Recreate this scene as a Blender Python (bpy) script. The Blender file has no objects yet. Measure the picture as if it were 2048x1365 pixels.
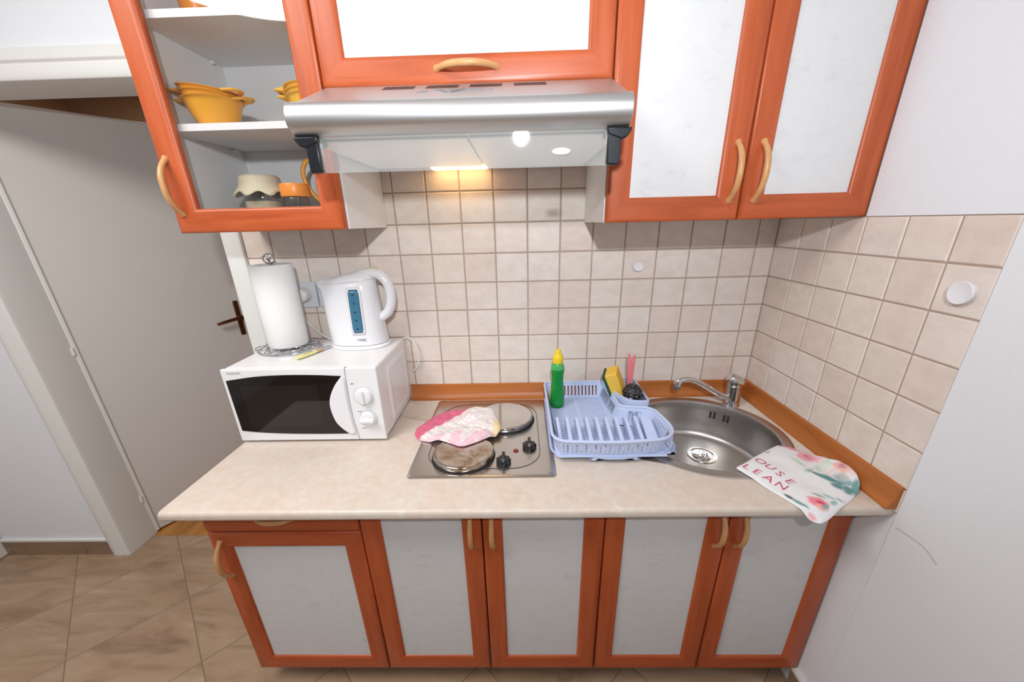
import bpy, bmesh, math, random
from mathutils import Vector, Matrix, noise
random.seed(7)
S = bpy.context.scene
COL = S.collection
PI = math.pi
ZO = 1.40                      # every z below is measured from a grout line; the floor is at -1.40
ZF = -1.40
T = 0.1                        # wall tile pitch
TZ = 0.08887                   # wall tile pitch, vertical
XR = 0.764                     # right wall
ZC = -0.671                    # worktop surface

# ------------------------------------------------------------------ materials
def mat(name, color, rough=0.5, metal=0.0, spec=0.5, coat=0.0, trans=0.0, alpha=1.0, emit=None, estr=0.0):
    m = bpy.data.materials.new(name); m.use_nodes = True
    b = m.node_tree.nodes['Principled BSDF']
    b.inputs['Base Color'].default_value = (*color, 1)
    b.inputs['Roughness'].default_value = rough
    b.inputs['Metallic'].default_value = metal
    b.inputs['Specular IOR Level'].default_value = spec
    b.inputs['Coat Weight'].default_value = coat
    b.inputs['Transmission Weight'].default_value = trans
    b.inputs['Alpha'].default_value = alpha
    if emit:
        b.inputs['Emission Color'].default_value = (*emit, 1)
        b.inputs['Emission Strength'].default_value = estr
    return m

class NB:
    """small node helper"""
    def __init__(s, m): s.nt = m.node_tree; s.n = s.nt.nodes; s.b = s.n['Principled BSDF']
    def new(s, t, **k):
        x = s.n.new(t)
        for a, v in k.items(): setattr(x, a, v)
        return x
    def link(s, a, b): s.nt.links.new(a, b)
    def coords(s, scale=(1, 1, 1), rot=(0, 0, 0), out='Object'):
        tc = s.new('ShaderNodeTexCoord'); mp = s.new('ShaderNodeMapping')
        mp.inputs['Scale'].default_value = scale; mp.inputs['Rotation'].default_value = rot
        s.link(tc.outputs[out], mp.inputs['Vector']); return mp.outputs['Vector']
    def noise(s, vec, scale, detail=4, rough=0.55, dist=0.0):
        n = s.new('ShaderNodeTexNoise')
        n.inputs['Scale'].default_value = scale; n.inputs['Detail'].default_value = detail
        n.inputs['Roughness'].default_value = rough; n.inputs['Distortion'].default_value = dist
        if vec is not None: s.link(vec, n.inputs['Vector'])
        return n.outputs['Fac']
    def ramp(s, fac, stops):
        r = s.new('ShaderNodeValToRGB'); e = r.color_ramp.elements
        while len(e) < len(stops): e.new(0.5)
        for i, (p, c) in enumerate(stops): e[i].position = p; e[i].color = (*c, 1)
        s.link(fac, r.inputs['Fac']); return r.outputs['Color']
    def mix(s, a, b, fac, mode='MIX'):
        x = s.new('ShaderNodeMix', data_type='RGBA', blend_type=mode)
        for i, v in ((0, fac), (6, a), (7, b)):
            if isinstance(v, (int, float)): x.inputs[i].default_value = v
            elif isinstance(v, tuple): x.inputs[i].default_value = (*v, 1)
            else: s.link(v, x.inputs[i])
        return x.outputs[2]
    def color(s, c): s.link(c, s.b.inputs['Base Color'])
    def bump(s, h, strength=0.2, dist=0.002):
        b = s.new('ShaderNodeBump'); b.inputs['Strength'].default_value = strength
        b.inputs['Distance'].default_value = dist
        s.link(h, b.inputs['Height']); s.link(b.outputs['Normal'], s.b.inputs['Normal'])

def wood(name, c1, c2, c3, scale, rough=0.38):
    m = mat(name, c2, rough); n = NB(m)
    v = n.coords(scale)
    f = n.noise(v, 1.0, 6, 0.62, 0.6)
    n.color(n.ramp(f, [(0.28, c1), (0.5, c2), (0.75, c3)]))
    return m
W1, W2, W3 = (0.34, 0.056, 0.011), (0.455, 0.088, 0.023), (0.52, 0.118, 0.038)
M = {}
M['wood_v'] = wood('cherry_vertical', W1, W2, W3, (34, 34, 3.0))
M['wood_h'] = wood('cherry_horizontal', W1, W2, W3, (3.0, 34, 34))
M['trim_wood'] = wood('beech_trim', (0.36, 0.105, 0.018), (0.45, 0.140, 0.028), (0.50, 0.165, 0.036), (3, 40, 40), 0.4)
M['trim_wood_y'] = wood('beech_trim_side', (0.36, 0.105, 0.018), (0.45, 0.140, 0.028), (0.50, 0.165, 0.036), (40, 3, 40), 0.4)
M['handle'] = wood('tan_handle', (0.50, 0.24, 0.09), (0.58, 0.30, 0.12), (0.64, 0.35, 0.15), (20, 20, 20), 0.35)
M['parquet'] = wood('parquet', (0.30, 0.11, 0.02), (0.45, 0.19, 0.04), (0.58, 0.28, 0.07), (14, 2.5, 10), 0.3)

m = M['panel'] = mat('white_mottled_panel', (0.8, 0.8, 0.8), 0.6, 0, 0.25); n = NB(m)
f = n.noise(n.coords((1.0, 1.0, 1.8)), 26, 5, 0.6, 0.4)
n.color(n.ramp(f, [(0.24, (0.60, 0.595, 0.59)), (0.42, (0.675, 0.675, 0.68)), (0.8, (0.695, 0.695, 0.70))]))
M['carcass'] = mat('white_melamine', (0.80, 0.80, 0.80), 0.45)
M['dark_gap'] = mat('dark_plinth', (0.10, 0.035, 0.015), 0.6)

m = M['worktop'] = mat('beige_marble_laminate', (0.7, 0.6, 0.5), 0.38); n = NB(m)
v = n.coords()
f = n.noise(v, 9, 8, 0.62, 1.2)
c = n.ramp(f, [(0.32, (0.65, 0.55, 0.465)), (0.48, (0.69, 0.59, 0.51)), (0.62, (0.67, 0.605, 0.53)), (0.72, (0.74, 0.68, 0.62))])
g = n.noise(v, 45, 4, 0.6)
n.color(n.mix(c, n.ramp(g, [(0.35, (0.90, 0.88, 0.86)), (0.65, (1, 1, 1))]), 0.8, 'MULTIPLY'))

m = M['tile'] = mat('beige_wall_tile', (0.55, 0.45, 0.38), 0.38); n = NB(m)
geo = n.new('ShaderNodeNewGeometry')
c = n.ramp(geo.outputs['Random Per Island'], [(0.0, (0.76, 0.645, 0.575)), (0.5, (0.80, 0.71, 0.64)), (1.0, (0.81, 0.73, 0.675))])
v = n.coords((1, 1, 1.6))
f = n.noise(v, 22, 5, 0.6, 0.4)
n.color(n.mix(c, n.ramp(f, [(0.3, (0.86, 0.84, 0.82)), (0.65, (1, 1, 1))]), 0.75, 'MULTIPLY'))
n.bump(n.noise(n.coords((60, 60, 200)), 1.0, 3), 0.12, 0.001)
M['grout'] = mat('tile_grout', (0.42, 0.325, 0.26), 0.9)

def plaster(name, col):
    m = mat(name, col, 0.85); n = NB(m)
    n.bump(n.noise(n.coords(), 120, 4, 0.6), 0.25, 0.002); return m
M['wall'] = plaster('white_plaster', (0.79, 0.81, 0.85))
M['ceil'] = plaster('ceiling_white', (0.80, 0.80, 0.80))
M['far_wall'] = plaster('brown_far_wall', (0.42, 0.27, 0.17))
M['door_paint'] = mat('door_paint', (0.68, 0.645, 0.62), 0.45)
M['casing'] = mat('casing_paint', (0.76, 0.755, 0.73), 0.4)
M['brass'] = mat('brown_handle_metal', (0.16, 0.06, 0.02), 0.35, 0.8)

m = M['floor'] = mat('brown_floor_tile', (0.4, 0.3, 0.2), 0.33); n = NB(m)
mp = n.coords(out='Object'); sx = n.new('ShaderNodeSeparateXYZ'); n.link(mp, sx.inputs[0])
def mth(op, a, b=None, c=None):
    x = n.new('ShaderNodeMath', operation=op)
    for i, q in enumerate((a, b, c)):
        if q is None: continue
        if isinstance(q, (int, float)): x.inputs[i].default_value = q
        else: n.link(q, x.inputs[i])
    return x.outputs[0]
P = 0.457
u_ = mth('DIVIDE', mth('ADD', mth('ADD', sx.outputs[0], sx.outputs[1]), 1.53), P)
v_ = mth('DIVIDE', mth('SUBTRACT', mth('SUBTRACT', sx.outputs[1], sx.outputs[0]), 1.09), P)
du = mth('ABSOLUTE', mth('SUBTRACT', mth('FRACT', u_), 0.5)); dv = mth('ABSOLUTE', mth('SUBTRACT', mth('FRACT', v_), 0.5))
gm = mth('GREATER_THAN', mth('MAXIMUM', du, dv), 0.5 - 0.0052)
cb = n.new('ShaderNodeCombineXYZ'); n.link(mth('FLOOR', u_), cb.inputs[0]); n.link(mth('FLOOR', v_), cb.inputs[1])
wn = n.new('ShaderNodeTexWhiteNoise'); n.link(cb.outputs[0], wn.inputs['Vector'])
vv = n.new('ShaderNodeVectorMath', operation='MULTIPLY_ADD'); n.link(wn.outputs['Color'], vv.inputs[0]); vv.inputs[1].default_value = (3, 3, 3); n.link(mp, vv.inputs[2])
mp2 = n.new('ShaderNodeMapping'); mp2.inputs['Rotation'].default_value = (0, 0, math.radians(-38)); mp2.inputs['Scale'].default_value = (2.2, 9, 1)
n.link(vv.outputs[0], mp2.inputs['Vector'])
f = n.noise(mp2.outputs['Vector'], 1.3, 7, 0.6, 1.1)
c = n.ramp(f, [(0.30, (0.25, 0.155, 0.092)), (0.44, (0.36, 0.238, 0.152)), (0.60, (0.42, 0.29, 0.195)), (0.76, (0.52, 0.385, 0.28))])
n.color(n.mix(c, (0.21, 0.15, 0.105), gm))
n.bump(mth('SUBTRACT', 1.0, gm), 0.4, 0.002)
M['base_tile'] = wood('brown_baseboard_tile', (0.22, 0.14, 0.085), (0.28, 0.185, 0.12), (0.33, 0.225, 0.15), (4, 4, 20), 0.35)

def brushed(name, col, rough, sc, bstr=0.05):
    m = mat(name, col, rough, 1.0); n = NB(m)
    n.bump(n.noise(n.coords(sc), 1.0, 3, 0.6), bstr, 0.0006); return m
M['steel'] = brushed('brushed_steel', (0.60, 0.60, 0.60), 0.44, (4, 300, 300))
M['sink_steel'] = brushed('sink_steel', (0.56, 0.545, 0.53), 0.33, (120, 120, 120), 0.02)
M['hob_steel'] = brushed('hob_steel', (0.60, 0.565, 0.53), 0.24, (200, 8, 200), 0.04)
M['polished'] = mat('polished_steel', (0.66, 0.63, 0.60), 0.10, 1.0)
m = M['stained_steel'] = mat('heat_stained_steel', (0.6, 0.5, 0.4), 0.14, 1.0); n = NB(m)
f = n.noise(n.coords((1, 1, 1)), 11, 5, 0.65, 1.5)
n.color(n.ramp(f, [(0.36, (0.36, 0.24, 0.15)), (0.50, (0.56, 0.48, 0.41)), (0.62, (0.66, 0.62, 0.58))]))
M['chrome'] = mat('chrome', (0.72, 0.72, 0.73), 0.06, 1.0)
M['wire'] = mat('chromed_wire', (0.62, 0.62, 0.64), 0.15, 1.0)
M['black'] = mat('black_plastic', (0.012, 0.012, 0.013), 0.25)
M['navy'] = mat('blue_black_plastic', (0.007, 0.009, 0.013), 0.3)
M['dark'] = mat('dark_slot', (0.02, 0.018, 0.02), 0.6)
M['white_plastic'] = mat('white_plastic', (0.80, 0.80, 0.83), 0.25)
M['appliance'] = mat('white_enamel', (0.80, 0.80, 0.81), 0.25)
M['grey_print'] = mat('grey_print', (0.16, 0.16, 0.17), 0.5)
M['seam'] = mat('seam_grey', (0.33, 0.33, 0.36), 0.6)
M['filter'] = mat('grey_filter', (0.92, 0.92, 0.92), 0.3, 0.3)
M['black_glass'] = mat('black_glass', (0.006, 0.005, 0.005), 0.04, 0, 0.6)
M['mesh_glass'] = mat('dark_mesh_glass', (0.012, 0.010, 0.009), 0.06, 0, 0.6)
M['blue'] = mat('blue_gauge', (0.055, 0.17, 0.27), 0.2)
M['paper'] = mat('paper_towel', (0.86, 0.86, 0.855), 0.95)
n = NB(M['paper']); n.bump(n.noise(n.coords((1, 1, 1)), 90, 2), 0.3, 0.001)
M['rack'] = mat('pale_blue_plastic', (0.54, 0.62, 0.84), 0.3)
M['tray'] = mat('pale_blue_plastic_tray', (0.52, 0.60, 0.83), 0.3)
M['green'] = mat('green_liquid', (0.002, 0.24, 0.03), 0.08, 0, 0.5, 0.3)
M['lt_green'] = mat('clear_green_plastic', (0.07, 0.42, 0.12), 0.1, 0, 0.5, 0.3)
M['yellow'] = mat('yellow_cap', (0.85, 0.62, 0.02), 0.35)
M['foam'] = mat('yellow_foam', (0.82, 0.52, 0.07), 0.9)
n = NB(M['foam']); n.bump(n.noise(n.coords(), 300, 2), 0.6, 0.002)
M['scour'] = mat('green_scourer', (0.012, 0.085, 0.06), 0.95)
M['pink'] = mat('pink_plastic', (0.80, 0.22, 0.26), 0.35)
M['wool'] = mat('steel_wool', (0.16, 0.155, 0.165), 0.28, 0.9)
M['bowl'] = mat('orange_bowl', (0.85, 0.40, 0.035), 0.35)
M['bowl_y'] = mat('yellow_bowl', (0.88, 0.50, 0.05), 0.35)
M['orange'] = mat('orange_lid', (0.90, 0.30, 0.04), 0.35)
M['cream'] = mat('cream_cover', (0.62, 0.56, 0.40), 0.6)
M['beige_fill'] = mat('beige_grains', (0.60, 0.50, 0.36), 0.9)
M['tool_yellow'] = mat('pale_yellow_plastic', (0.76, 0.70, 0.34), 0.35)
M['tool_brown'] = mat('tan_collar', (0.50, 0.33, 0.2), 0.4)
M['socket'] = mat('socket_white', (0.66, 0.69, 0.74), 0.3)
M['cord'] = mat('white_cord', (0.74, 0.72, 0.68), 0.4)
M['lamp_red'] = mat('dark_red_lens', (0.22, 0.012, 0.012), 0.15)
M['glow'] = mat('warm_lamp_cover', (0.9, 0.8, 0.6), 0.4, emit=(1.0, 0.60, 0.25), estr=7.0)
M['red_print'] = mat('red_print', (0.60, 0.035, 0.10), 0.9)
M['sticker'] = mat('white_sticker', (0.9, 0.9, 0.9), 0.4)
M['void'] = mat('cabinet_dark_inside', (0.25, 0.22, 0.20), 0.7)
M['vcol'] = mat('printed_cloth', (0.8, 0.8, 0.8), 0.95); n = NB(M['vcol'])
at = n.new('ShaderNodeVertexColor', layer_name='print'); n.color(at.outputs['Color'])
n.bump(n.noise(n.coords(), 260, 2), 0.35, 0.001)

def thin_glass(name, tint=(1, 1, 1), refl=0.9, haze=0.0):
    m = bpy.data.materials.new(name); m.use_nodes = True; nt = m.node_tree; nt.nodes.clear()
    o = nt.nodes.new('ShaderNodeOutputMaterial'); t = nt.nodes.new('ShaderNodeBsdfTransparent'); g = nt.nodes.new('ShaderNodeBsdfGlossy')
    g.inputs['Roughness'].default_value = 0.02; g.inputs['Color'].default_value = (refl, refl, refl, 1); t.inputs['Color'].default_value = (*tint, 1)
    lw = nt.nodes.new('ShaderNodeLayerWeight'); lw.inputs['Blend'].default_value = 0.5
    pw = nt.nodes.new('ShaderNodeMath'); pw.operation = 'POWER'; pw.inputs[1].default_value = 4.0; nt.links.new(lw.outputs['Facing'], pw.inputs[0])
    f = nt.nodes.new('ShaderNodeMath'); f.operation = 'MULTIPLY_ADD'; f.inputs[1].default_value = 0.55; f.inputs[2].default_value = 0.045; nt.links.new(pw.outputs[0], f.inputs[0])
    mx = nt.nodes.new('ShaderNodeMixShader')
    nt.links.new(f.outputs[0], mx.inputs[0]); nt.links.new(t.outputs[0], mx.inputs[1]); nt.links.new(g.outputs[0], mx.inputs[2]); nt.links.new(mx.outputs[0], o.inputs[0])
    if haze:      # a greasy film on the glass
        d = nt.nodes.new('ShaderNodeBsdfDiffuse'); d.inputs['Color'].default_value = (.85, .85, .85, 1); m2 = nt.nodes.new('ShaderNodeMixShader'); m2.inputs[0].default_value = haze
        nt.links.new(mx.outputs[0], m2.inputs[1]); nt.links.new(d.outputs[0], m2.inputs[2]); nt.links.new(m2.outputs[0], o.inputs[0])
    return m
M['glass'] = thin_glass('clear_glass', (0.97, 0.97, 0.97))
M['visor'] = thin_glass('visor_glass', (0.93, 0.95, 0.94), haze=0.13)
M['jar_glass'] = thin_glass('jar_glass', (0.97, 0.975, 0.97))

# ------------------------------------------------------------------ mesh building
class MB:
    def __init__(s): s.v = []; s.f = []; s.m = []; s.c = None
    def add(s, vs, fs, mi=0):
        o = len(s.v); s.v += [tuple(p) for p in vs]
        for f in fs: s.f.append(tuple(o + i for i in f)); s.m.append(mi)
        return s
    def box(s, x0, x1, y0, y1, z0, z1, mi=0):
        vs = [(x, y, z) for z in (z0, z1) for y in (y0, y1) for x in (x0, x1)]
        return s.add(vs, [(0, 2, 3, 1), (4, 5, 7, 6), (0, 1, 5, 4), (2, 6, 7, 3), (0, 4, 6, 2), (1, 3, 7, 5)], mi)
    def prism(s, poly, axis, a0, a1, mi=0, shift=(0, 0)):
        def P(p, a, k):
            p = (p[0] + shift[0] * k, p[1] + shift[1] * k)
            return {'x': (a, p[0], p[1]), 'y': (p[0], a, p[1]), 'z': (p[0], p[1], a)}[axis]
        n = len(poly)
        vs = [P(p, a0, 0) for p in poly] + [P(p, a1, 1) for p in poly]
        fs = [tuple(range(n)), tuple(range(2 * n - 1, n - 1, -1))] + [(i, i + n, (i + 1) % n + n, (i + 1) % n) for i in range(n)]
        return s.add(vs, fs, mi)
    def rings(s, rings, closed=True, cap0=True, cap1=True, mi=0):
        n = len(rings[0]); vs = [p for r in rings for p in r]; fs = []
        for k in range(len(rings) - 1):
            for i in range(n if closed else n - 1):
                j = (i + 1) % n
                fs.append((k * n + i, k * n + j, (k + 1) * n + j, (k + 1) * n + i))
        if cap0: fs.append(tuple(range(n - 1, -1, -1)))
        if cap1: fs.append(tuple((len(rings) - 1) * n + i for i in range(n)))
        return s.add(vs, fs, mi)
    def lathe(s, prof, c, seg=40, axis='z', mi=0, cap0=True, cap1=True, sx=1.0, sy=1.0):
        R = []
        for r, h in prof:
            ring = []
            for i in range(seg):
                a = 2 * PI * i / seg; p, q = r * math.cos(a) * sx, r * math.sin(a) * sy
                ring.append({'z': (c[0] + p, c[1] + q, c[2] + h), 'y': (c[0] + p, c[1] + h, c[2] + q), 'x': (c[0] + h, c[1] + p, c[2] + q)}[axis])
            R.append(ring)
        return s.rings(R, True, cap0, cap1, mi)
    def tube(s, pts, r, seg=10, closed=False, mi=0, flat=None):
        pts = [Vector(p) for p in pts]; n = len(pts); R = []
        up = None
        for i, p in enumerate(pts):
            a = pts[i - 1] if (i > 0 or closed) else p
            b = pts[(i + 1) % n] if (i < n - 1 or closed) else p
            t = (b - a).normalized()
            if up is None:
                up = Vector((0, 0, 1)) if abs(t.z) < 0.9 else Vector((0, 1, 0))
            u = (up - t * up.dot(t)).normalized(); w = t.cross(u); up = u
            rr = r[i] if isinstance(r, (list, tuple)) else r
            fl = flat or (1, 1)
            R.append([tuple(p + u * (rr * fl[0] * math.cos(2 * PI * k / seg)) + w * (rr * fl[1] * math.sin(2 * PI * k / seg))) for k in range(seg)])
        if closed: R.append(R[0])
        return s.rings(R, True, not closed, not closed, mi)
    def build(s, name, mats, parent=None, origin=(0, 0, 0), bevel=0.0, seg=2, ang=32, smooth=True, col=None, double=True):
        me = bpy.data.meshes.new(name)
        o = Vector(origin)
        me.from_pydata([tuple(Vector(p) - o) for p in s.v], [], s.f)
        for m_ in (mats if isinstance(mats, (list, tuple)) else [mats]): me.materials.append(M[m_] if isinstance(m_, str) else m_)
        for p, i in zip(me.polygons, s.m): p.material_index = i
        if col is not None:
            a = me.color_attributes.new('print', 'FLOAT_COLOR', 'POINT')
            for i, c in enumerate(col): a.data[i].color = (*c, 1)
        bm = bmesh.new(); bm.from_mesh(me)
        if double: bmesh.ops.remove_doubles(bm, verts=bm.verts, dist=1e-6)
        bmesh.ops.recalc_face_normals(bm, faces=bm.faces)
        bm.to_mesh(me); bm.free()
        if smooth:
            me.polygons.foreach_set('use_smooth', [True] * len(me.polygons)); me.set_sharp_from_angle(angle=math.radians(ang))
        ob = bpy.data.objects.new(name, me); COL.objects.link(ob)
        if parent is not None: ob.parent = parent
        else: ob.location = (o.x, o.y, o.z + ZO)
        if bevel:
            b = ob.modifiers.new('bevel', 'BEVEL'); b.width = bevel; b.segments = seg; b.limit_method = 'ANGLE'; b.angle_limit = math.radians(35); b.harden_normals = False
        return ob

def thing(name, label, cat, o, group=None):
    e = bpy.data.objects.new(name, None); COL.objects.link(e); e.location = (o[0], o[1], o[2] + ZO)
    e.empty_display_size = 0.05
    e['label'] = label; e['category'] = cat
    if group: e['group'] = group
    return e
def tag(ob, label, cat, group=None):
    ob['label'] = label; ob['category'] = cat
    if group: ob['group'] = group
    return ob
def struct(ob, label=None):
    ob['kind'] = 'structure'
    if label: ob['label'] = label
    return ob
def arc(c, r, a0, a1, n): return [(c[0] + r * math.cos(a0 + (a1 - a0) * i / n), c[1] + r * math.sin(a0 + (a1 - a0) * i / n)) for i in range(n + 1)]
def rrect(x0, x1, y0, y1, r, n=6):
    rs = r if isinstance(r, (list, tuple)) else [r] * 4
    return (arc((x0 + rs[0], y0 + rs[0]), rs[0], PI, 1.5 * PI, n) + arc((x1 - rs[1], y0 + rs[1]), rs[1], 1.5 * PI, 2 * PI, n) +
            arc((x1 - rs[2], y1 - rs[2]), rs[2], 0, .5 * PI, n) + arc((x0 + rs[3], y1 - rs[3]), rs[3], .5 * PI, PI, n))
def spline(pts, n=8, closed=False):
    pts = [Vector(p) for p in pts]; L = len(pts); out = []
    for i in range(L if closed else L - 1):
        if closed: p0, p1, p2, p3 = pts[i - 1], pts[i], pts[(i + 1) % L], pts[(i + 2) % L]
        else: p0, p1, p2, p3 = pts[max(i - 1, 0)], pts[i], pts[i + 1], pts[min(i + 2, L - 1)]
        for k in range(n):
            t = k / n
            out.append(0.5 * ((2 * p1) + (-p0 + p2) * t + (2 * p0 - 5 * p1 + 4 * p2 - p3) * t * t + (-p0 + 3 * p1 - 3 * p2 + p3) * t ** 3))
    if not closed: out.append(pts[-1])
    return out

# ------------------------------------------------------------------ setting
XL = -2.31; YB = -3.0; ZT = 0.86
OPX0, OPX1, OPZ = -1.747, -0.935, 0.298
struct(MB().box(XL - .1, XR + .1, YB, 0.095, ZF - .05, ZF).build('floor', 'floor', smooth=False))
pq = MB().box(-3.2, 0.4, 0.0955, 2.0, ZF - .05, ZF)
struct(pq.build('floor_doorway', 'parquet', smooth=False), 'orange parquet floor beyond the doorway')
WT = 0.13
wb = MB()
wb.box(XL - .1, OPX0, 0, WT, ZF, ZT); wb.box(OPX1, XR + .1, 0, WT, ZF, ZT); wb.box(OPX0, OPX1, 0, WT, OPZ, ZT)
struct(wb.build('wall_back', 'wall', smooth=False))
wr = MB(); wr.box(XR, XR + .1, YB, 0, ZF, ZT); wr.box(XR - .0058, XR, YB, -.5965, ZF, ZT); wr.box(XR - .0058, XR, -.5965, -.3045, -.0952, ZT)
struct(wr.build('wall_right', 'wall', smooth=False))
struct(MB().box(XL - .1, XL, YB, 0, ZF, ZT).build('wall_left', 'wall', smooth=False))
struct(MB().box(XL - .1, XR + .1, YB, WT, ZT, ZT + .05).build('ceiling', 'ceil', smooth=False))
fr = MB()
fr.box(-3.2, 0.4, 1.9, 2.0, ZF, ZT); fr.box(-3.3, -3.2, WT, 2.0, ZF, ZT); fr.box(0.4, 0.5, WT, 2.0, ZF, ZT); fr.box(-3.2, 0.4, WT, 2.0, ZT, ZT + .05)
struct(fr.build('wall_beyond_doorway', 'far_wall', smooth=False))
# door casings
cas = MB()
for (x0, x1) in ((-1.815, -1.735), (-0.945, -0.888)):
    prof = [(x0, 0.0), (x0, -.012), (x0 + .008, -.018), (x0 + (x1 - x0) * .45, -.020), (x0 + (x1 - x0) * .55, -.016), (x1 - .012, -.018), (x1 - .003, -.013), (x1, -.004), (x1, 0.118), (x1 - (x1 - x0) * .2, .118), (x1 - (x1 - x0) * .2, 0.0)]
    if x0 > -1.5:
        prof = [(x1, 0.0), (x1, -.016), (x1 - .006, -.020), (x0 + .006, -.020), (x0, -.014), (x0, 0.118), (x0 + .012, .118), (x0 + .012, 0.0)]
    cas.prism(prof, 'z', ZF, 0.372)
head = [(0.0, .374), (-.014, .374), (-.020, .366), (-.022, .345), (-.016, .338), (-.020, .330), (-.022, .308), (-.018, .300), (-.004, .297), (.118, .297), (.118, .31), (0.0, .31)]
cas.prism(head, 'x', -1.815, -0.888)
struct(cas.build('trim_1', 'casing', bevel=.0015, ang=40), 'white moulded door casing round the doorway')
struct(MB().box(XL, XL + .022, -0.62, -0.001, ZF, 0.35).build('trim_2', 'casing', bevel=.012, seg=3), 'white casing on the left wall')
# tile baseboards
bb = MB()
for i in range(3):
    x0 = max(XL + .002, -2.62 + i * .33 + .03); x1 = min(-1.817, -2.62 + (i + 1) * .33 + .027)
    if x1 > x0: bb.box(x0, x1, -.010, 0, ZF, -1.327)
struct(bb.build('baseboard_back', 'base_tile', bevel=.002), 'brown tile baseboard on the back wall')
struct(MB().box(XL, -1.817, -.0115, 0, -1.327, -1.318).build('trim_3', 'casing'), 'white caulk line over the tile baseboard')
bb = MB()
for i in range(8): bb.box(XR - .014, XR, -.508 - .33 * (i + 1) + .003, -.508 - .33 * i, ZF, -1.327)
struct(bb.build('baseboard_right', 'base_tile', bevel=.002), 'brown tile baseboard on the right wall')
struct(MB().box(XR - .0155, XR, -2.9, -.508, -1.327, -1.3172).build('trim_4', 'casing'), 'white caulk line over the right tile baseboard')
# wall tiles
def tiles(name, us, vs, place, gback, label):
    b = MB(); g = .0016; d = .0022
    for i in range(len(us) - 1):
        for j in range(len(vs) - 1):
            u0, u1, v0, v1 = us[i] + g, us[i + 1] - g, vs[j] + g, vs[j + 1] - g
            if u1 - u0 < .008 or v1 - v0 < .004: continue
            R = [[(u0, v0, 0), (u1, v0, 0), (u1, v1, 0), (u0, v1, 0)],
                 [(u0, v0, .004), (u1, v0, .004), (u1, v1, .004), (u0, v1, .004)],
                 [(u0 + d, v0 + d, .0062), (u1 - d, v0 + d, .0062), (u1 - d, v1 - d, .0062), (u0 + d, v1 - d, .0062)]]
            b.rings([[place(*p) for p in r] for r in R], mi=0)
    b.v += []; gv = gback
    b.add([place(us[0], vs[0], 0.0035), place(us[-1], vs[0], 0.0035), place(us[-1], vs[-1], 0.0035), place(us[0], vs[-1], 0.0035),
           place(us[0], vs[0], 0), place(us[-1], vs[0], 0), place(us[-1], vs[-1], 0), place(us[0], vs[-1], 0)],
          [(0, 1, 2, 3), (4, 7, 6, 5), (0, 4, 5, 1), (1, 5, 6, 2), (2, 6, 7, 3), (3, 7, 4, 0)], 1)
    struct(b.build(name, ['tile', 'grout'], ang=25, double=False), label)
zs = sorted([-7 * TZ - .06] + [-j * TZ for j in range(-1, 8)])
tiles('wall_back_tiles', [-.886] + [i * T for i in range(-8, 8)] + [XR - .0065], zs, lambda u, v, h: (u, -h, v), None, 'beige square tiles on the back wall')
zs2 = [-7 * TZ - .06] + [-j * TZ for j in range(7, 1, -1)] + [-.0955]
tiles('wall_right_tiles', [-.596] + [-.108 - T * k for k in range(4, -1, -1)] + [0.0], zs2, lambda u, v, h: (XR - h, u, v), None, 'beige square tiles on the right wall')
# plaster crack running down from the worktop corner
ck = MB(); ck.tube(spline([(XR - .0059, -.604, -.709), (XR - .0059, -.622, -.7065), (XR - .0059, -.639, -.7045), (XR - .0059, -.665, -.704), (XR - .0059, -.692, -.7165)], 5), [.0007] * 21, 6)
struct(ck.build('wall_right_crack', 'seam'), 'thin crack in the plaster below the worktop corner')

# ajar door
th = math.radians(57); hx, hy = -1.742, 0.118
dr = bpy.data.objects.new('door_1', None); COL.objects.link(dr); dr.location = (hx, hy, ZF + ZO); dr.rotation_euler = (0, 0, th)
dr['label'] = 'plain white door standing ajar in the doorway'; dr['kind'] = 'structure'
MB().box(.012, .74, -.002, .036, .010, 1.712).build('door_panel', 'door_paint', dr, bevel=.003)
MB().box(.0, .014, -.010, .036, .010, 1.712).build('door_edge', 'casing', dr, bevel=.003)
for z in (.165, .86):
    MB().lathe([(.0, -.015), (.005, -.014), (.005, .014), (.0, .015)], (-.001, -.011, z + .03), 14).build('hinge', 'casing', dr)
pl = MB(); pl.box(.566, .588, -.009, -.002, .815, .985)
hnd = pl.build('door_handle', 'brass', dr, bevel=.004, seg=3)
lv = MB(); lv.lathe([(.012, -.03), (.010, -.012), (.010, 0)], (.575, -.008, .905), 16, 'y'); lv.tube([(.582, -.036, .905), (.577, -.038, .905), (.54, -.040, .903), (.50, -.040, .898), (.47, -.036, .893)], [.007, .008, .008, .0075, .006], 10)
lv.build('lever', 'brass', hnd)

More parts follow.
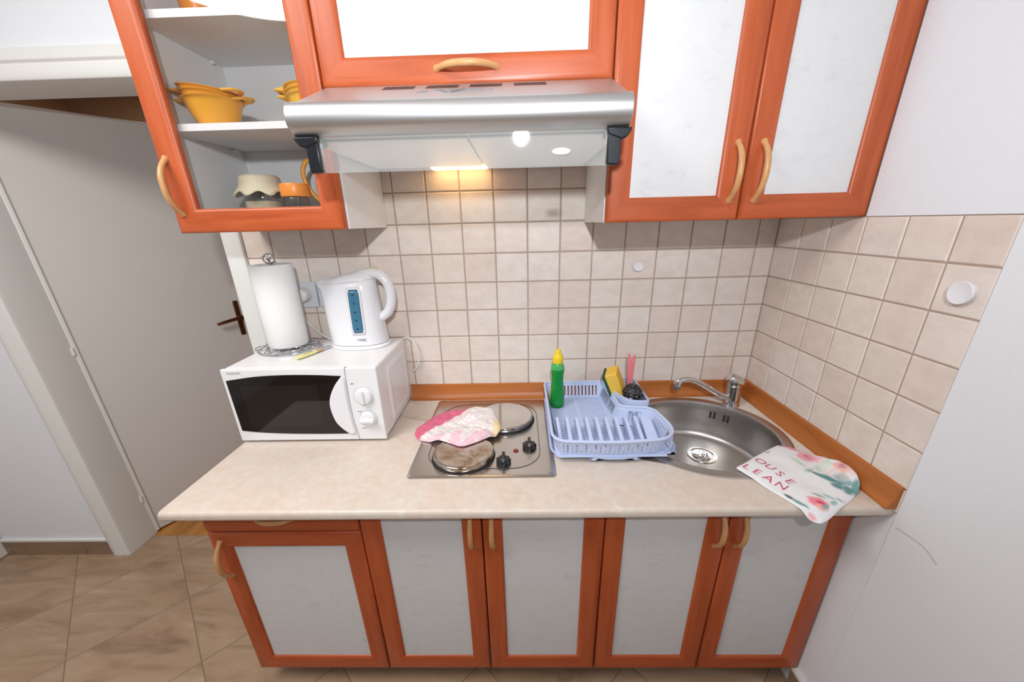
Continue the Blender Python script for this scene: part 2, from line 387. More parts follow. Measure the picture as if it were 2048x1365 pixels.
# ------------------------------------------------------------------ kitchen units
def frame_mesh(x0, x1, z0, z1, yf, w=.052, thk=.018):
    prof = [(0, thk), (0, .0045), (.0015, .0018), (.005, .0004), (.012, 0), (w - .013, .0002), (w - .006, .0016), (w - .001, .0055), (w, .0095), (w, thk)]
    b = MB(); R = []
    for d, y in prof: R.append([(x0 + d, yf + y, z0 + d), (x1 - d, yf + y, z0 + d), (x1 - d, yf + y, z1 - d), (x0 + d, yf + y, z1 - d)])
    R.append(R[0])
    for k in range(len(R) - 1):
        for i in range(4):
            j = (i + 1) % 4
            b.add([R[k][i], R[k][j], R[k + 1][j], R[k + 1][i]], [(0, 1, 2, 3)], 0 if i % 2 == 0 else 1)
    return b
def bow(c, axis, L, out=.030, r=.0052):
    """bow handle centred at c, standing off towards -y"""
    pts = []; rad = []
    n = 18
    for i in range(n + 1):
        t = -1 + 2 * i / n; d = out * (1 - abs(t) ** 2.6); s = t * L / 2
        pts.append((c[0] + (s if axis == 'x' else 0), c[1] - d, c[2] + (s if axis == 'z' else 0)))
        rad.append(r * (1.0 + .25 * (1 - t * t)) + (.0025 if abs(t) > .93 else 0))
    return MB().tube(pts, rad, 12, flat=(1, 1))
def door(parent, org, x0, x1, z0, z1, yf, hx=None, hz=None, hax='z', glass=False, L=.115, w=.052):
    d = frame_mesh(x0, x1, z0, z1, yf, w).build('door', ['wood_h', 'wood_v'], parent, org, ang=50)
    p = MB()
    if glass: p.box(x0 + w - .004, x1 - w + .004, yf + .010, yf + .014, z0 + w - .004, z1 - w + .004).build('glass_pane', 'glass', d, org, smooth=False)
    else: p.box(x0 + w - .003, x1 - w + .003, yf + .0085, yf + .016, z0 + w - .003, z1 - w + .003).build('door_panel', 'panel', d, org, smooth=False)
    if hx is not None: bow((hx, yf + .002, hz), hax, L).build('handle', 'handle', d, org)
    return d
def carcass(parent, org, x0, x1, y0, y1, z0, z1, top=True, t=.016, face=None):
    b = MB()
    b.box(x0, x0 + t, y0, y1, z0, z1); b.box(x1 - t, x1, y0, y1, z0, z1); b.box(x0 + t, x1 - t, y0, y1, z0, z0 + t)
    b.box(x0 + t, x1 - t, y1 - .005, y1, z0 + t, z1)
    if top: b.box(x0 + t, x1 - t, y0, y1, z1 - t, z1)
    return b.build('body', 'carcass', parent, org, smooth=False)

YD = -.517            # base door face
DB, DT = -1.3165, -.700
BX = [-.822, -.431, .1715, XR - .004]
g = .0015
def base_unit(label, x0, x1, splits, handles, drawer=False):
    o = ((x0 + x1) / 2, -.25, ZF)
    t = thing('base_cabinet', label, 'cabinet', o, 'base cabinets under the worktop')
    carcass(t, o, x0, x1, YD + .020, -.012, DB + .004, -.6985, top=False)
    pb = MB(); pb.box(x0 + .02, x1 - .001, YD + .075, YD + .091, ZF, DB + .004)
    pb.build('plinth', 'dark_gap', t, o, smooth=False)
    if drawer:
        zt = -.794
        d = MB(); d.box(x0 + g, x1 - g, YD, YD + .018, zt + .0025, DT)
        dw = d.build('drawer', 'wood_h', t, o, bevel=.003, seg=3)
        bow(((x0 + x1) / 2, YD + .002, -.741), 'x', .115).build('handle', 'handle', dw, o)
        door(t, o, x0 + g, x1 - g, DB, zt - .0025, YD, x0 + .028, -.880, w=.0495)
    else:
        for (a, b), hx in zip(splits, handles): door(t, o, a + g, b - g, DB, DT, YD, hx, -.790, w=.0495)
    return t
base_unit('narrow base cabinet with a drawer over one white panelled door', BX[0], BX[1], None, None, True)
base_unit('two-door base cabinet under the electric hob', BX[1], BX[2], [(-.431, -.1295), (-.1295, .1715)], [-.155, -.104])
base_unit('two-door base cabinet under the round sink, against the right wall', BX[2], BX[3], [(.1715, .4695), (.4695, XR - .004)], [.444, .495])

# worktop with a hole for the sink
SX, SY = .497, -.262
def worktop():
    yf = -.588; th_ = .0245
    prof = [(-.001, ZC), (-.001, ZC - th_)] + [(yf + .004, ZC - th_), (yf + .001, ZC - th_ + .003), (yf, ZC - th_ + .007), (yf, ZC - .010)] + [(yf + .010 - .010 * math.cos(a), ZC - .010 + .010 * math.sin(a)) for a in (.35, .75, 1.15, 1.57)]
    b = MB(); b.prism(prof, 'x', -.838, XR - .0005)
    ob = b.build('worktop', 'worktop', None, (0, -.3, ZC - th_), ang=50)
    cut = MB().lathe([(.205, -.1), (.205, .1)], (SX, SY, ZC), 72).build('cutter', 'worktop')
    md = ob.modifiers.new('hole', 'BOOLEAN'); md.object = cut; md.operation = 'DIFFERENCE'; md.solver = 'EXACT'
    bpy.context.view_layer.update()
    dg = bpy.context.evaluated_depsgraph_get()
    me = bpy.data.meshes.new_from_object(ob.evaluated_get(dg))
    ob.modifiers.clear(); ob.data = me
    bpy.data.objects.remove(cut)
    return tag(ob, 'long beige marbled worktop over all the base cabinets', 'worktop')
worktop()
# wooden upstands
def cove(s):   # s: list of (distance from wall, z)
    return [(.0065, ZC), (.030, ZC), (.0295, ZC + .006), (.024, ZC + .010), (.0175, ZC + .022), (.0145, ZC + .040), (.0135, ZC + .051), (.0085, ZC + .054), (.0065, ZC + .054)]
cv = cove(0)
tb = MB().prism([(-d, z) for d, z in cv], 'x', -.416, XR - .034)
tag(tb.build('worktop_upstand', 'trim_wood', None, (.17, -.015, ZC), ang=40), 'orange wooden upstand along the back tiles behind hob and sink', 'upstand', 'wooden upstands on the worktop')
tr = MB().prism([(XR - d, z) for d, z in cv], 'y', -.592, -.028)
tag(tr.build('worktop_upstand', 'trim_wood_y', None, (XR - .015, -.31, ZC), ang=40), 'orange wooden upstand along the right wall beside the floral towel', 'upstand', 'wooden upstands on the worktop')
tc = MB().prism(rrect(XR - .034, XR - .007, -.030, -.007, .006), 'z', ZC, ZC + .055)
tag(tc.build('upstand_corner', 'trim_wood', None, (XR - .02, -.018, ZC), bevel=.002), 'small wooden corner piece joining the two upstands behind the tap', 'corner piece')

# ------------------------------------------------------------------ wall cabinets
YU = -.302; UB, UT = -.0955, .56
def wall_cab(label, x0, x1, z0):
    o = ((x0 + x1) / 2, -.15, z0)
    t = thing('wall_cabinet', label, 'cabinet', o, 'wall cabinets above the worktop')
    return t, o
# left: glass door
t, o = wall_cab('wall cabinet with a clear glass door, bowls and jars inside', -.826, -.430, UB)
carcass(t, o, -.826, -.428, YU + .021, -.008, UB + .001, UT)
for z in (.1305, .3295):
    MB().box(-.809, -.445, YU + .028, -.014, z - .014, z).build('shelf', 'carcass', t, o, smooth=False)
    for yy in (-.262, -.06): MB().tube([(-.8095, yy, z - .018), (-.800, yy, z - .018)], .004, 8).build('shelf_pin', 'white_plastic', t, o)
door(t, o, -.826 + g, -.430 - g, UB, UT, YU, -.806, .003, glass=True)
# middle: flap over the hood
t, o = wall_cab('wall cabinet with one wide flap door above the cooker hood', -.430, .1715, .192)
carcass(t, o, -.427, .1685, YU + .021, -.008, .193, UT)
door(t, o, -.430 + g, .1715 - g, .180, UT, YU, -.128, .2065, 'x', L=.122)
# right: double
t, o = wall_cab('wall cabinet with two white panelled doors at the right wall', .1715, .766, UB)
carcass(t, o, .1715, XR - .003, YU + .021, -.008, UB + .001, UT)
door(t, o, .1715 + g, .4715 - g, UB, UT, YU, .446, .002)
door(t, o, .4715 + g, XR - .003, UB, UT, YU, .5005, .002)

# ------------------------------------------------------------------ cooker hood
def hood():
    x0, x1 = -.4235, .1690
    o = (-.128, -.2, .055)
    t = thing('cooker_hood', 'brushed steel cooker hood with a glass visor between the wall cabinets', 'cooker hood', o)
    fr_ = [(-.304, .179)] + [(-.460, .1135)] + [(-.468 + .025 * math.cos(a), .0885 + .025 * math.sin(a)) for a in [math.radians(q) for q in (112, 130, 150, 170, 190, 210, 228)]] + [(-.475, .064), (-.468, .0605)]
    poly = [(-.012, .060), (-.012, .179)] + fr_
    b = MB(); b.prism(poly, 'x', x0, x1)
    body = b.build('body', 'steel', t, o, bevel=.0022, seg=2, ang=28)
    def sl(y): return .179 + (y + .304) * (.179 - .1135) / (-.304 + .460)   # slope height
    vt = MB()
    for k, xc in enumerate((-.261, -.174, -.0875, .000)):
        for q in range(4):
            y = -.322 - q * .0085
            L = .032
            vt.add([(xc - L, y, sl(y) + .0006), (xc + L, y, sl(y) + .0006), (xc + L, y - .0038, sl(y - .0038) + .0006), (xc - L, y - .0038, sl(y - .0038) + .0006)], [(0, 1, 2, 3)])
    vt.build('vent_slots', 'dark', t, o, smooth=False)
    em = MB()
    def stroke(pts, r):
        q = [(-.214 + p[0] * .145, -.388 + p[1] * .05, 0) for p in pts]
        q = [(x, y, sl(y) + .0005) for x, y, _ in q]
        em.tube(q, r, 6)
    stroke([(0, -.10), (.06, -.10)], .0008); stroke([(.075, -.02), (.075, .12)], .0012); stroke([(.06, -.02), (.145, .0)], .0016)
    stroke([tuple(p)[:2] for p in spline([(.20, .20, 0), (.28, .19, 0), (.34, .0, 0), (.39, -.22, 0), (.43, -.24, 0)], 5)], .0018)
    stroke([tuple(p)[:2] for p in spline([(.45, -.24, 0), (.50, -.10, 0), (.56, .10, 0), (.62, .2, 0), (.66, .2, 0)], 5)], .0018)
    stroke([(.42, .2), (.48, .2)], .0014)
    stroke([(.665, -.02), (.70, -.02)], .0016); stroke([(.70, .2), (.70, -.04)], .0010); stroke([(.70, -.02), (.87, -.02)], .0016); stroke([(.70, .17), (.84, .17)], .0008); stroke([(.93, .06), (.985, .08)], .0008)
    em.build('emblem', 'grey_print', t, o)
    un = MB(); un.box(x0 + .012, -.120, -.440, -.074, .0562, .0602); un.box(-.1165, x1 - .012, -.440, -.020, .0562, .0602)
    un.build('filter_panel', 'filter', t, o, bevel=.0015)
    MB().box(-.268, -.112, -.068, -.020, .054, .0602).build('lamp_cover', 'glow', t, o, bevel=.004)
    vs = MB(); vs.box(-.392, .142, -.4660, -.4625, .0030, .0600)
    v = vs.build('visor', 'visor', t, o, smooth=False)
    for sgn, xa in ((1, -.4050), (-1, .1545)):
        c = MB()
        def X(d): return xa + sgn * d
        c.prism([(X(0), .058), (X(.023), .058), (X(.023), .004), (X(.003), .002), (X(.0), .006)], 'y', -.4745, -.4560)
        c.prism([(X(-.019), .0605), (X(.025), .0605), (X(.023), .050), (X(.0), .042), (X(-.010), .045), (X(-.017), .054)], 'y', -.476, -.430)
        c.build('visor_clip', 'navy', t, o, bevel=.0025, seg=2)
    MB().lathe([(.0, .0), (.0165, .0), (.0165, .0008), (.0, .0008)], (.051, -.4672, .0275), 28, 'y', sy=.32).build('visor_sticker', 'sticker', v, o)
    return t
hood()

# ------------------------------------------------------------------ electric hob
def hob():
    o = (-.13, -.25, ZC)
    t = thing('electric_hob', 'stainless steel electric hob with two round plates', 'hob', o)
    x0, x1, y0, y1 = -.3155, .0565, -.4745, -.036
    R = []
    for d, z, r in ((0, 0, .012), (.0005, .0018, .012), (.006, .0042, .012), (.012, .0036, .012), (.030, .0034, .05), (.034, .0026, .06), (.038, .0026, .06)):
        R.append([(x, y, ZC + z) for x, y in rrect(x0 + d, x1 - d, y0 + d, y1 - d, r, 6)])
    MB().rings(R).build('hob_plate', 'hob_steel', t, o, ang=50)
    # thin dark outline of the recessed cooking area
    out = rrect(x0 + .036, x1 - .036, y0 + .036, y1 - .036, .075, 8)
    MB().tube([(x, y, ZC + .0028) for x, y in out], .0009, 6, closed=True).build('groove', 'dark', t, o)
    for (cx, cy, r, mm) in ((-.1835, -.381, .0815, 'stained_steel'), (-.0805, -.1825, .0900, 'polished')):
        rb = MB(); rb.lathe([(r + .003, 0), (r + .003, .0012), (r, .0022), (r - .004, .002)], (cx, cy, ZC + .0028), 56)
        rim = rb.build('burner_ring', 'dark', t, o)
        bp = MB(); bp.lathe([(r - .003, .001), (r - .001, .0035), (r - .001, .014), (r - .003, .0170), (r - .010, .0180), (r - .014, .0168), (.0, .0166)], (cx, cy, ZC + .0028), 64, cap1=False)
        bp.build('burner', mm, t, o, ang=60)
    for (cx, cy) in ((-.076, -.413), (-.0075, -.343)):
        k = MB(); k.lathe([(.0175, 0), (.0180, .004), (.0165, .010), (.0145, .013), (.0, .013)], (cx, cy, ZC + .0030), 28, cap1=False)
        for i in range(9):
            a = 2 * PI * i / 9; k.lathe([(.003, 0), (.003, .011), (.0, .012)], (cx + .0165 * math.cos(a), cy + .0165 * math.sin(a), ZC + .0030), 8, cap1=False)
        k.prism([(cx - .004, cy - .016), (cx + .004, cy - .016), (cx + .004, cy + .016), (cx - .004, cy + .016)], 'z', ZC + .014, ZC + .026)
        k.build('knob', 'black', t, o, bevel=.0008)
    MB().lathe([(.0075, 0), (.007, .002), (.0, .0035)], (-.0445, -.3595, ZC + .0028), 20, cap1=False).build('indicator_lamp', 'lamp_red', t, o)
hob()

# ------------------------------------------------------------------ round sink and tap
def sink():
    o = (SX, SY, ZC)
    t = thing('round_sink', 'round stainless steel sink set into the worktop', 'sink', o)
    prof = [(.226, .0002), (.2265, .0018), (.224, .0034), (.219, .0038), (.205, .0030), (.2005, .0034), (.1975, .0024), (.1955, -.004), (.1935, -.025), (.1905, -.095), (.1875, -.108), (.181, -.116), (.172, -.1185), (.08, -.1195), (.0, -.120)]
    outer = [(.0, -.1235), (.17, -.122), (.186, -.118), (.193, -.107), (.197, -.02), (.199, -.002), (.2035, .0002)]
    b = MB(); b.lathe(prof, (SX, SY, ZC), 96, cap0=False, cap1=False)
    b.lathe(outer + [(.226, .0002)], (SX, SY, ZC), 96, cap0=False, cap1=False)
    b.build('bowl', 'sink_steel', t, o, ang=50)
    dx, dy = .541, -.209; dz = ZC - .1196
    d = MB(); d.lathe([(.044, 0), (.044, .0018), (.040, .0024), (.034, .0012), (.032, -.0005), (.0, -.0005)], (dx, dy, dz), 40, cap1=False)
    dr_ = d.build('drain', 'polished', t, o, ang=50)
    s_ = MB(); s_.lathe([(.029, .0), (.028, .004), (.020, .006), (.0, .006)], (dx, dy, dz), 32, cap1=False)
    for i in range(8):
        a = 2 * PI * i / 8
        s_.lathe([(.0045, .0055), (.0045, .0068), (.0, .0068)], (dx + .016 * math.cos(a), dy + .016 * math.sin(a), dz), 8, cap1=False)
    s_.build('strainer', 'chrome', dr_, o)
    for dA in (-.155, -.095, .06, .12):
        a = math.radians(47.5) - dA; r = .1905
        cx, cy = SX + r * math.cos(a), SY + r * math.sin(a); tx, ty = -math.sin(a) * .0032, math.cos(a) * .0032
        nx, ny = -math.cos(a) * .0006, -math.sin(a) * .0006
        for k in (1,):
            ov = MB(); z0, z1 = ZC - .044, ZC - .022
            ov.add([(cx - tx + nx, cy - ty + ny, z0), (cx + tx + nx, cy + ty + ny, z0), (cx + tx + nx + .0012 * math.cos(a), cy + ty + ny + .0012 * math.sin(a), z1), (cx - tx + nx + .0012 * math.cos(a), cy - ty + ny + .0012 * math.sin(a), z1)], [(0, 1, 2, 3)])
            ov.build('overflow_slot', 'dark', t, o, smooth=False)
sink()
def tap():
    cx, cy = .668, -.094; o = (cx, cy, ZC)
    t = thing('mixer_tap', 'chrome single lever mixer tap in the corner behind the sink', 'tap', o)
    b = MB(); b.lathe([(.0275, 0), (.0275, .004), (.0245, .008), (.0235, .030), (.0235, .058), (.0245, .066), (.0245, .070)], (cx, cy, ZC), 40)
    b.build('body', 'chrome', t, o, ang=40)
    h = MB()
    R = []
    for (r, z, sx, tip) in ((.0250, .0705, 0, 0), (.0268, .076, 0, 0), (.0268, .088, -.001, .003), (.0245, .098, -.002, .006), (.017, .105, -.003, .008), (.006, .108, -.004, .009)):
        R.append([(cx + sx + r * math.cos(2 * PI * i / 32), cy + r * math.sin(2 * PI * i / 32), ZC + z - math.cos(2 * PI * i / 32) * tip * .5) for i in range(32)])
    h.rings(R)
    lev = h.build('lever_cap', 'chrome', t, o, ang=40)
    l2 = MB(); l2.tube(spline([(cx - .006, cy - .018, ZC + .098), (cx - .016, cy - .034, ZC + .100), (cx - .026, cy - .050, ZC + .098)], 5), [.008, .008, .0078, .0076, .0074, .007, .0068, .0066, .0064, .006, .005], 12, flat=(.7, 1.1))
    l2.build('lever', 'chrome', lev, o)
    s_ = MB(); pts = spline([(cx - .014, cy - .006, ZC + .022), (cx - .045, cy - .010, ZC + .040), (cx - .105, cy - .020, ZC + .078), (cx - .140, cy - .027, ZC + .098), (cx - .165, cy - .031, ZC + .106), (cx - .188, cy - .035, ZC + .106), (cx - .200, cy - .037, ZC + .100)], 6)
    s_.tube(pts, [.0115 - .003 * min(1, i / 12) for i in range(len(pts))], 16)
    sp = s_.build('spout', 'chrome', t, o, ang=60)
    nz = MB(); nz.lathe([(.0120, -.020), (.0125, -.016), (.0118, .004), (.008, .010), (.0, .011)], (cx - .2005, cy - .037, ZC + .099), 24, cap1=False)
    nz.build('aerator', 'chrome', sp, o, ang=40)
tap()

# ------------------------------------------------------------------ dish rack
def along(poly, step):
    """points with tangents, evenly spaced along a closed polygon"""
    out = []; n = len(poly); acc = 0.0
    for i in range(n):
        a, b = Vector(poly[i]), Vector(poly[(i + 1) % n]); L = (b - a).length
        if L < 1e-9: continue
        d = (b - a) / L
        while acc < L: out.append((a + d * acc, d)); acc += step
        acc -= L
    return out
def round_poly(pts, rs, n=5):
    out = []; L = len(pts)
    for i in range(L):
        p = Vector(pts[i]); a = Vector(pts[i - 1]); b = Vector(pts[(i + 1) % L]); r = rs[i] if isinstance(rs, (list, tuple)) else rs
        u = (a - p).normalized(); w = (b - p).normalized()
        p0, p1 = p + u * r, p + w * r
        for k in range(n + 1):
            s = k / n; out.append(tuple((p0 * (1 - s) ** 2 + p * 2 * s * (1 - s) + p1 * s * s)))
    return out
def offset(poly, d):
    n = len(poly); out = []
    for i in range(n):
        a, p, b = Vector(poly[i - 1]), Vector(poly[i]), Vector(poly[(i + 1) % n])
        t = ((p - a).normalized() + (b - p).normalized())
        if t.length < 1e-6: t = b - p
        t.normalize(); out.append((p.x - t.y * d, p.y + t.x * d))
    return out
ZK = ZC + .0046                # the rack stands on the hob edge and the sink rim
def rack():
    o = (.2, -.24, ZK)
    t = thing('dish_rack', 'pale blue plastic dish rack on its drip tray beside the sink', 'dish rack', o)
    z1 = ZK + .067; z0 = ZK + .016
    pts = [(.050, -.425), (.185, -.432), (.225, -.432), (.345, -.420), (.368, -.365), (.352, -.250), (.262, -.238), (.252, -.048), (.052, -.048)]
    top = round_poly(pts, [.045, .02, .02, .04, .03, .030, .020, .02, .022])
    low = offset(top, .016)
    def lev(s): return [(a[0] * (1 - s) + b[0] * s, a[1] * (1 - s) + b[1] * s) for a, b in zip(low, top)]
    b = MB()
    def zz(p, z): return (p[0], p[1], z)
    def band(s0, s1, w=.0024):
        R = []
        for s, off in ((s0, 0), (s1, 0), (s1, w), (s0, w)):
            R.append([zz(p, z0 + (z1 - z0) * s) for p in offset(lev(s), off)])
        R.append(R[0]); b.rings(R, True, False, False)
    band(.78, 1.0); band(-.02, .14)
    b.tube([zz(p, z1) for p in top], .0042, 8, closed=True)
    # flared lip
    n = len(top)
    # wall bars
    L0, L1 = lev(.12), lev(.80)
    per = list(enumerate(along(top, .0059)))
    def find(poly, q):
        best = None
        for i in range(len(poly)):
            a, c = Vector(poly[i]), Vector(poly[(i + 1) % len(poly)]); d = c - a
            if d.length < 1e-9: continue
            s = max(0, min(1, (q - a).dot(d) / d.length_squared)); p = a + d * s
            if best is None or (p - q).length < best[0]: best = ((p - q).length, p)
        return best[1]
    for k_, (q, d) in per:
        if k_ % 2 and not ((q.x < .075 and q.y > -.36) or (q.x > .235 and q.y > -.275)): continue
        p0, p1 = find(L0, q), find(L1, q)
        nx, ny = -d.y * .0022, d.x * .0022; hw = .0036
        solid = (q.x < .075 and q.y > -.36) or (q.x > .235 and q.y > -.275)
        if solid: hw = .0078
        vs = []
        for p, z in ((p0, z0 + (z1 - z0) * .12), (p1, z0 + (z1 - z0) * .80)):
            vs += [(p.x - d.x * hw, p.y - d.y * hw, z), (p.x + d.x * hw, p.y + d.y * hw, z), (p.x + d.x * hw + nx, p.y + d.y * hw + ny, z), (p.x - d.x * hw + nx, p.y - d.y * hw + ny, z)]
        b.add(vs, [(0, 3, 2, 1), (4, 5, 6, 7), (0, 1, 5, 4), (1, 2, 6, 5), (2, 3, 7, 6), (3, 0, 4, 7)])
    # floor slats
    k = 0; y = -.066
    while y > -.415:
        xe = .240 if y > -.262 else .340
        b.box(.066, xe, y - .0078, y, z0 - .001, z0 + .0022); y -= .0128
    for x in (.064, .152, .238): b.box(x - .005, x + .005, -.412, -.060, z0 - .003, z0 + .0016)
    for x in (.30, .345): b.box(x - .005, x + .005, -.402, -.258, z0 - .003, z0 + .0016)
    b.build('rack_basket', 'rack', t, o, ang=40)
    # plate dividers
    for i in range(10):
        dv = MB(); x = .0775 + .0272 * i
        pr = [(-.296, z0 + .001), (-.290, ZK + .050), (-.286, ZK + .060), (-.292, ZK + .064), (-.312, ZK + .058), (-.385, ZK + .024), (-.408, z0 + .001)]
        w0, w1 = (.0062, .0042) if i < 9 else (.016, .013)
        vs = []; m_ = len(pr)
        for sgn in (-1, 1):
            for (yy, z) in pr:
                f = (z - z0) / (z1 - z0); ww = w0 + (w1 - w0) * f
                vs.append((x + sgn * ww - .006 * f, yy, z))
        dv.add(vs, [tuple(range(m_)), tuple(range(2 * m_ - 1, m_ - 1, -1))] + [(q, q + m_, (q + 1) % m_ + m_, (q + 1) % m_) for q in range(m_)])
        dv.build('plate_divider', 'rack', t, o, bevel=.0012, ang=40)
    # cutlery holder at the back right corner
    hp = round_poly([(.258, -.050), (.258, -.150), (.288, -.228), (.346, -.232), (.350, -.052)], [.012, .030, .032, .008, .012], 6)
    hz = ZK + .081
    R = []
    for off, z in ((-.010, ZK + .014), (-.001, hz - .004), (-.003, hz), (.000, hz + .0012), (.003, hz), (.0035, hz - .01), (-.006 + .003, ZK + .018)):
        R.append([zz(p, z) for p in (offset(hp, -off) if off >= 0 else offset(hp, -off))])
    # polygon is clockwise: a positive offset widens it
    h = MB(); h.rings(R, True, True, True)
    h.build('cutlery_holder', 'rack', t, o, ang=40)
    # drip tray
    tp = round_poly([(.046, -.408), (.150, -.412), (.180, -.424), (.240, -.424), (.270, -.412), (.372, -.404), (.384, -.340), (.366, -.225), (.360, -.046), (.050, -.046)], [.045, .02, .02, .02, .02, .04, .03, .03, .03, .03])
    R = [[zz(p, z) for p in offset(tp, d)] for d, z in ((.020, ZK + .0008), (.010, ZK + .0022), (.004, ZK + .011), (.0, ZK + .0125), (.0005, ZK + .0145), (.006, ZK + .0140), (.012, ZK + .005), (.022, ZK + .0032))]
    MB().rings(R).build('drip_tray', 'tray', t, o, ang=40)
rack()

# things standing in the rack
def bottle():
    cx, cy, zb = .0875, -.135, ZK + .0185; o = (cx, cy, zb)
    t = thing('detergent_bottle', 'green washing-up liquid bottle with a yellow cap in the dish rack', 'bottle', o)
    prof = [(.0, 0), (.019, 0), (.0225, .003), (.0234, .020), (.0224, .045), (.0204, .070), (.0182, .092), (.0190, .112), (.0212, .130), (.0205, .140), (.0150, .150), (.0120, .154)]
    R = []
    MB().lathe(prof[:9], (cx, cy, zb), 36, sy=.78, cap0=False).build('liquid', 'green', t, o, ang=50)
    MB().lathe([(.0213, .1302), (.0208, .140), (.0152, .1495), (.0125, .153)], (cx, cy, zb), 36, sy=.80, cap0=True).build('shoulder', 'lt_green', t, o, ang=50)
    MB().lathe([(.0155, .151), (.0165, .154), (.0165, .168), (.0135, .178), (.0095, .181), (.0085, .191), (.0065, .194), (.0, .194)], (cx, cy, zb), 28, cap1=False).build('cap', 'yellow', t, o, ang=40)
    lb = MB()
    a0, a1 = math.radians(150), math.radians(200)
    lb.rings([[(cx + (r + .0006) * math.cos(a0 + (a1 - a0) * i / 8), cy + .78 * (r + .0006) * math.sin(a0 + (a1 - a0) * i / 8), zb + z) for i in range(9)] for r, z in ((.0234, .022), (.0224, .045), (.0204, .070))], False, False, False)
    lb.build('bottle_label', 'yellow', t, o)
bottle()
def sponge():
    o = (.288, -.135, ZK + .055)
    t = thing('sponge', 'yellow sponge with a dark green scouring side standing in the cutlery holder', 'sponge', o)
    rot = Matrix.Rotation(math.radians(-23), 3, 'Y') @ Matrix.Rotation(math.radians(-20), 3, 'Z')
    def blk(w0, w1, nm, mt):
        b = MB(); b.box(w0, w1, -.030, .030, 0, .092)
        b.v = [tuple(rot @ Vector(p) + Vector(o)) for p in b.v]
        b.build(nm, mt, t, o, bevel=.004, seg=3)
    blk(-.017, .020, 'foam', 'foam'); blk(-.0255, -.0172, 'scouring_pad', 'scour')
sponge()
def scourer():
    o = (.310, -.186, ZK + .087); r0 = .0275
    b = MB(); rnd = random.Random(3)
    for k in range(90):
        ax = Vector((rnd.gauss(0, 1), rnd.gauss(0, 1), rnd.gauss(0, 1))).normalized(); u = ax.orthogonal().normalized(); w = ax.cross(u)
        off = ax * rnd.uniform(-.75, .75) * r0; rr = math.sqrt(max(0, r0 * r0 - off.length_squared)) * rnd.uniform(.85, 1.04)
        a0 = rnd.uniform(0, 6.28); pts = []
        for i in range(22):
            a = a0 + i * .3; q = Vector(o) + off + (u * math.cos(a) + w * math.sin(a)) * rr * (1 + .08 * math.sin(5 * a + k)) + ax * .003 * math.sin(7 * a)
            pts.append((q.x, q.y, o[2] + (q.z - o[2]) * .95))
        b.tube(pts, .00075, 4)
    tag(b.build('steel_scourer', 'wool', None, o, ang=60), 'ball of grey steel wool in front of the sponge', 'scourer')
scourer()
def brush():
    o = (.326, -.105, ZK + .020)
    b = MB()
    zt = ZK + .190
    pts = [(-.007, 0), (.008, 0), (.009, .07), (.0105, .11), (.012, .140), (.013, .158), (.0095, .162), (.0065, .150), (.002, .142), (-.003, .150), (-.006, .166), (-.0105, .163), (-.0115, .140), (-.009, .11), (-.0075, .07)]
    b.prism([(o[0] + x - .004, o[2] + z) for x, z in pts], 'y', o[1] - .005, o[1] + .005)
    tag(b.build('dish_brush', 'pink', None, o, bevel=.0022, seg=3), 'pink plastic dish brush handle standing beside the sponge', 'brush')
brush()

# ------------------------------------------------------------------ cloths
def star_cloth(name, outline, center, zfun, thick, nr, print_fn, label, cat, wrinkle, na=None, droop=None):
    pts = spline([(x, y, 0) for x, y in outline], 10, True)
    n = len(pts); c = Vector((*center, 0)); b = MB(); cols = []
    top = []
    def edge_w(i): return .0012 * noise.noise(Vector((i * .13, 1.7, 0)))
    def P(i, r):
        q = c + (pts[i] - c) * r; return q.x + edge_w(i) * r, q.y
    rows = []
    rs = [((k + 1) / nr) ** .92 for k in range(nr)]
    vs = []; 
    def ztop(x, y, r): return zfun(x, y) + .0012 + thick * (1 - r ** 7) ** .5 + wrinkle(x, y) * (1 - r ** 6)
    x, y = c.x, c.y; vs.append((x, y, ztop(x, y, 0))); cols.append(print_fn(x, y))
    for r in rs:
        for i in range(n):
            x, y = P(i, r); vs.append((x, y, ztop(x, y, min(r, 1)))); cols.append(print_fn(x, y))
    nt = len(vs)
    fs = [(0, 1 + i, 1 + (i + 1) % n) for i in range(n)]
    for k in range(nr - 1):
        for i in range(n):
            j = (i + 1) % n; a = 1 + k * n
            fs.append((a + i, a + n + i, a + n + j, a + j))
    # underside
    lo = len(vs)
    for rr in (.985, .5):
        for i in range(n):
            x, y = P(i, rr); vs.append((x, y, zfun(x, y) + .0008)); cols.append(print_fn(x, y))
    vs.append((c.x, c.y, zfun(c.x, c.y) + .0008)); cols.append((.8, .8, .8))
    e = 1 + (nr - 1) * n
    for i in range(n):
        j = (i + 1) % n
        fs.append((e + i, lo + i, lo + j, e + j)); fs.append((lo + i, lo + n + i, lo + n + j, lo + j)); fs.append((lo + n + i, len(vs) - 1, lo + n + j))
    b.add(vs, fs)
    ob = b.build(name, 'vcol', None, (center[0], center[1], zfun(*center)), ang=70, col=cols, double=False)
    return tag(ob, label, cat)
def sstep(a, b, x):
    t = max(0, min(1, (x - a) / (b - a))); return t * t * (3 - 2 * t)
def mixc(a, b, t): return tuple(p * (1 - t) + q * t for p, q in zip(a, b))
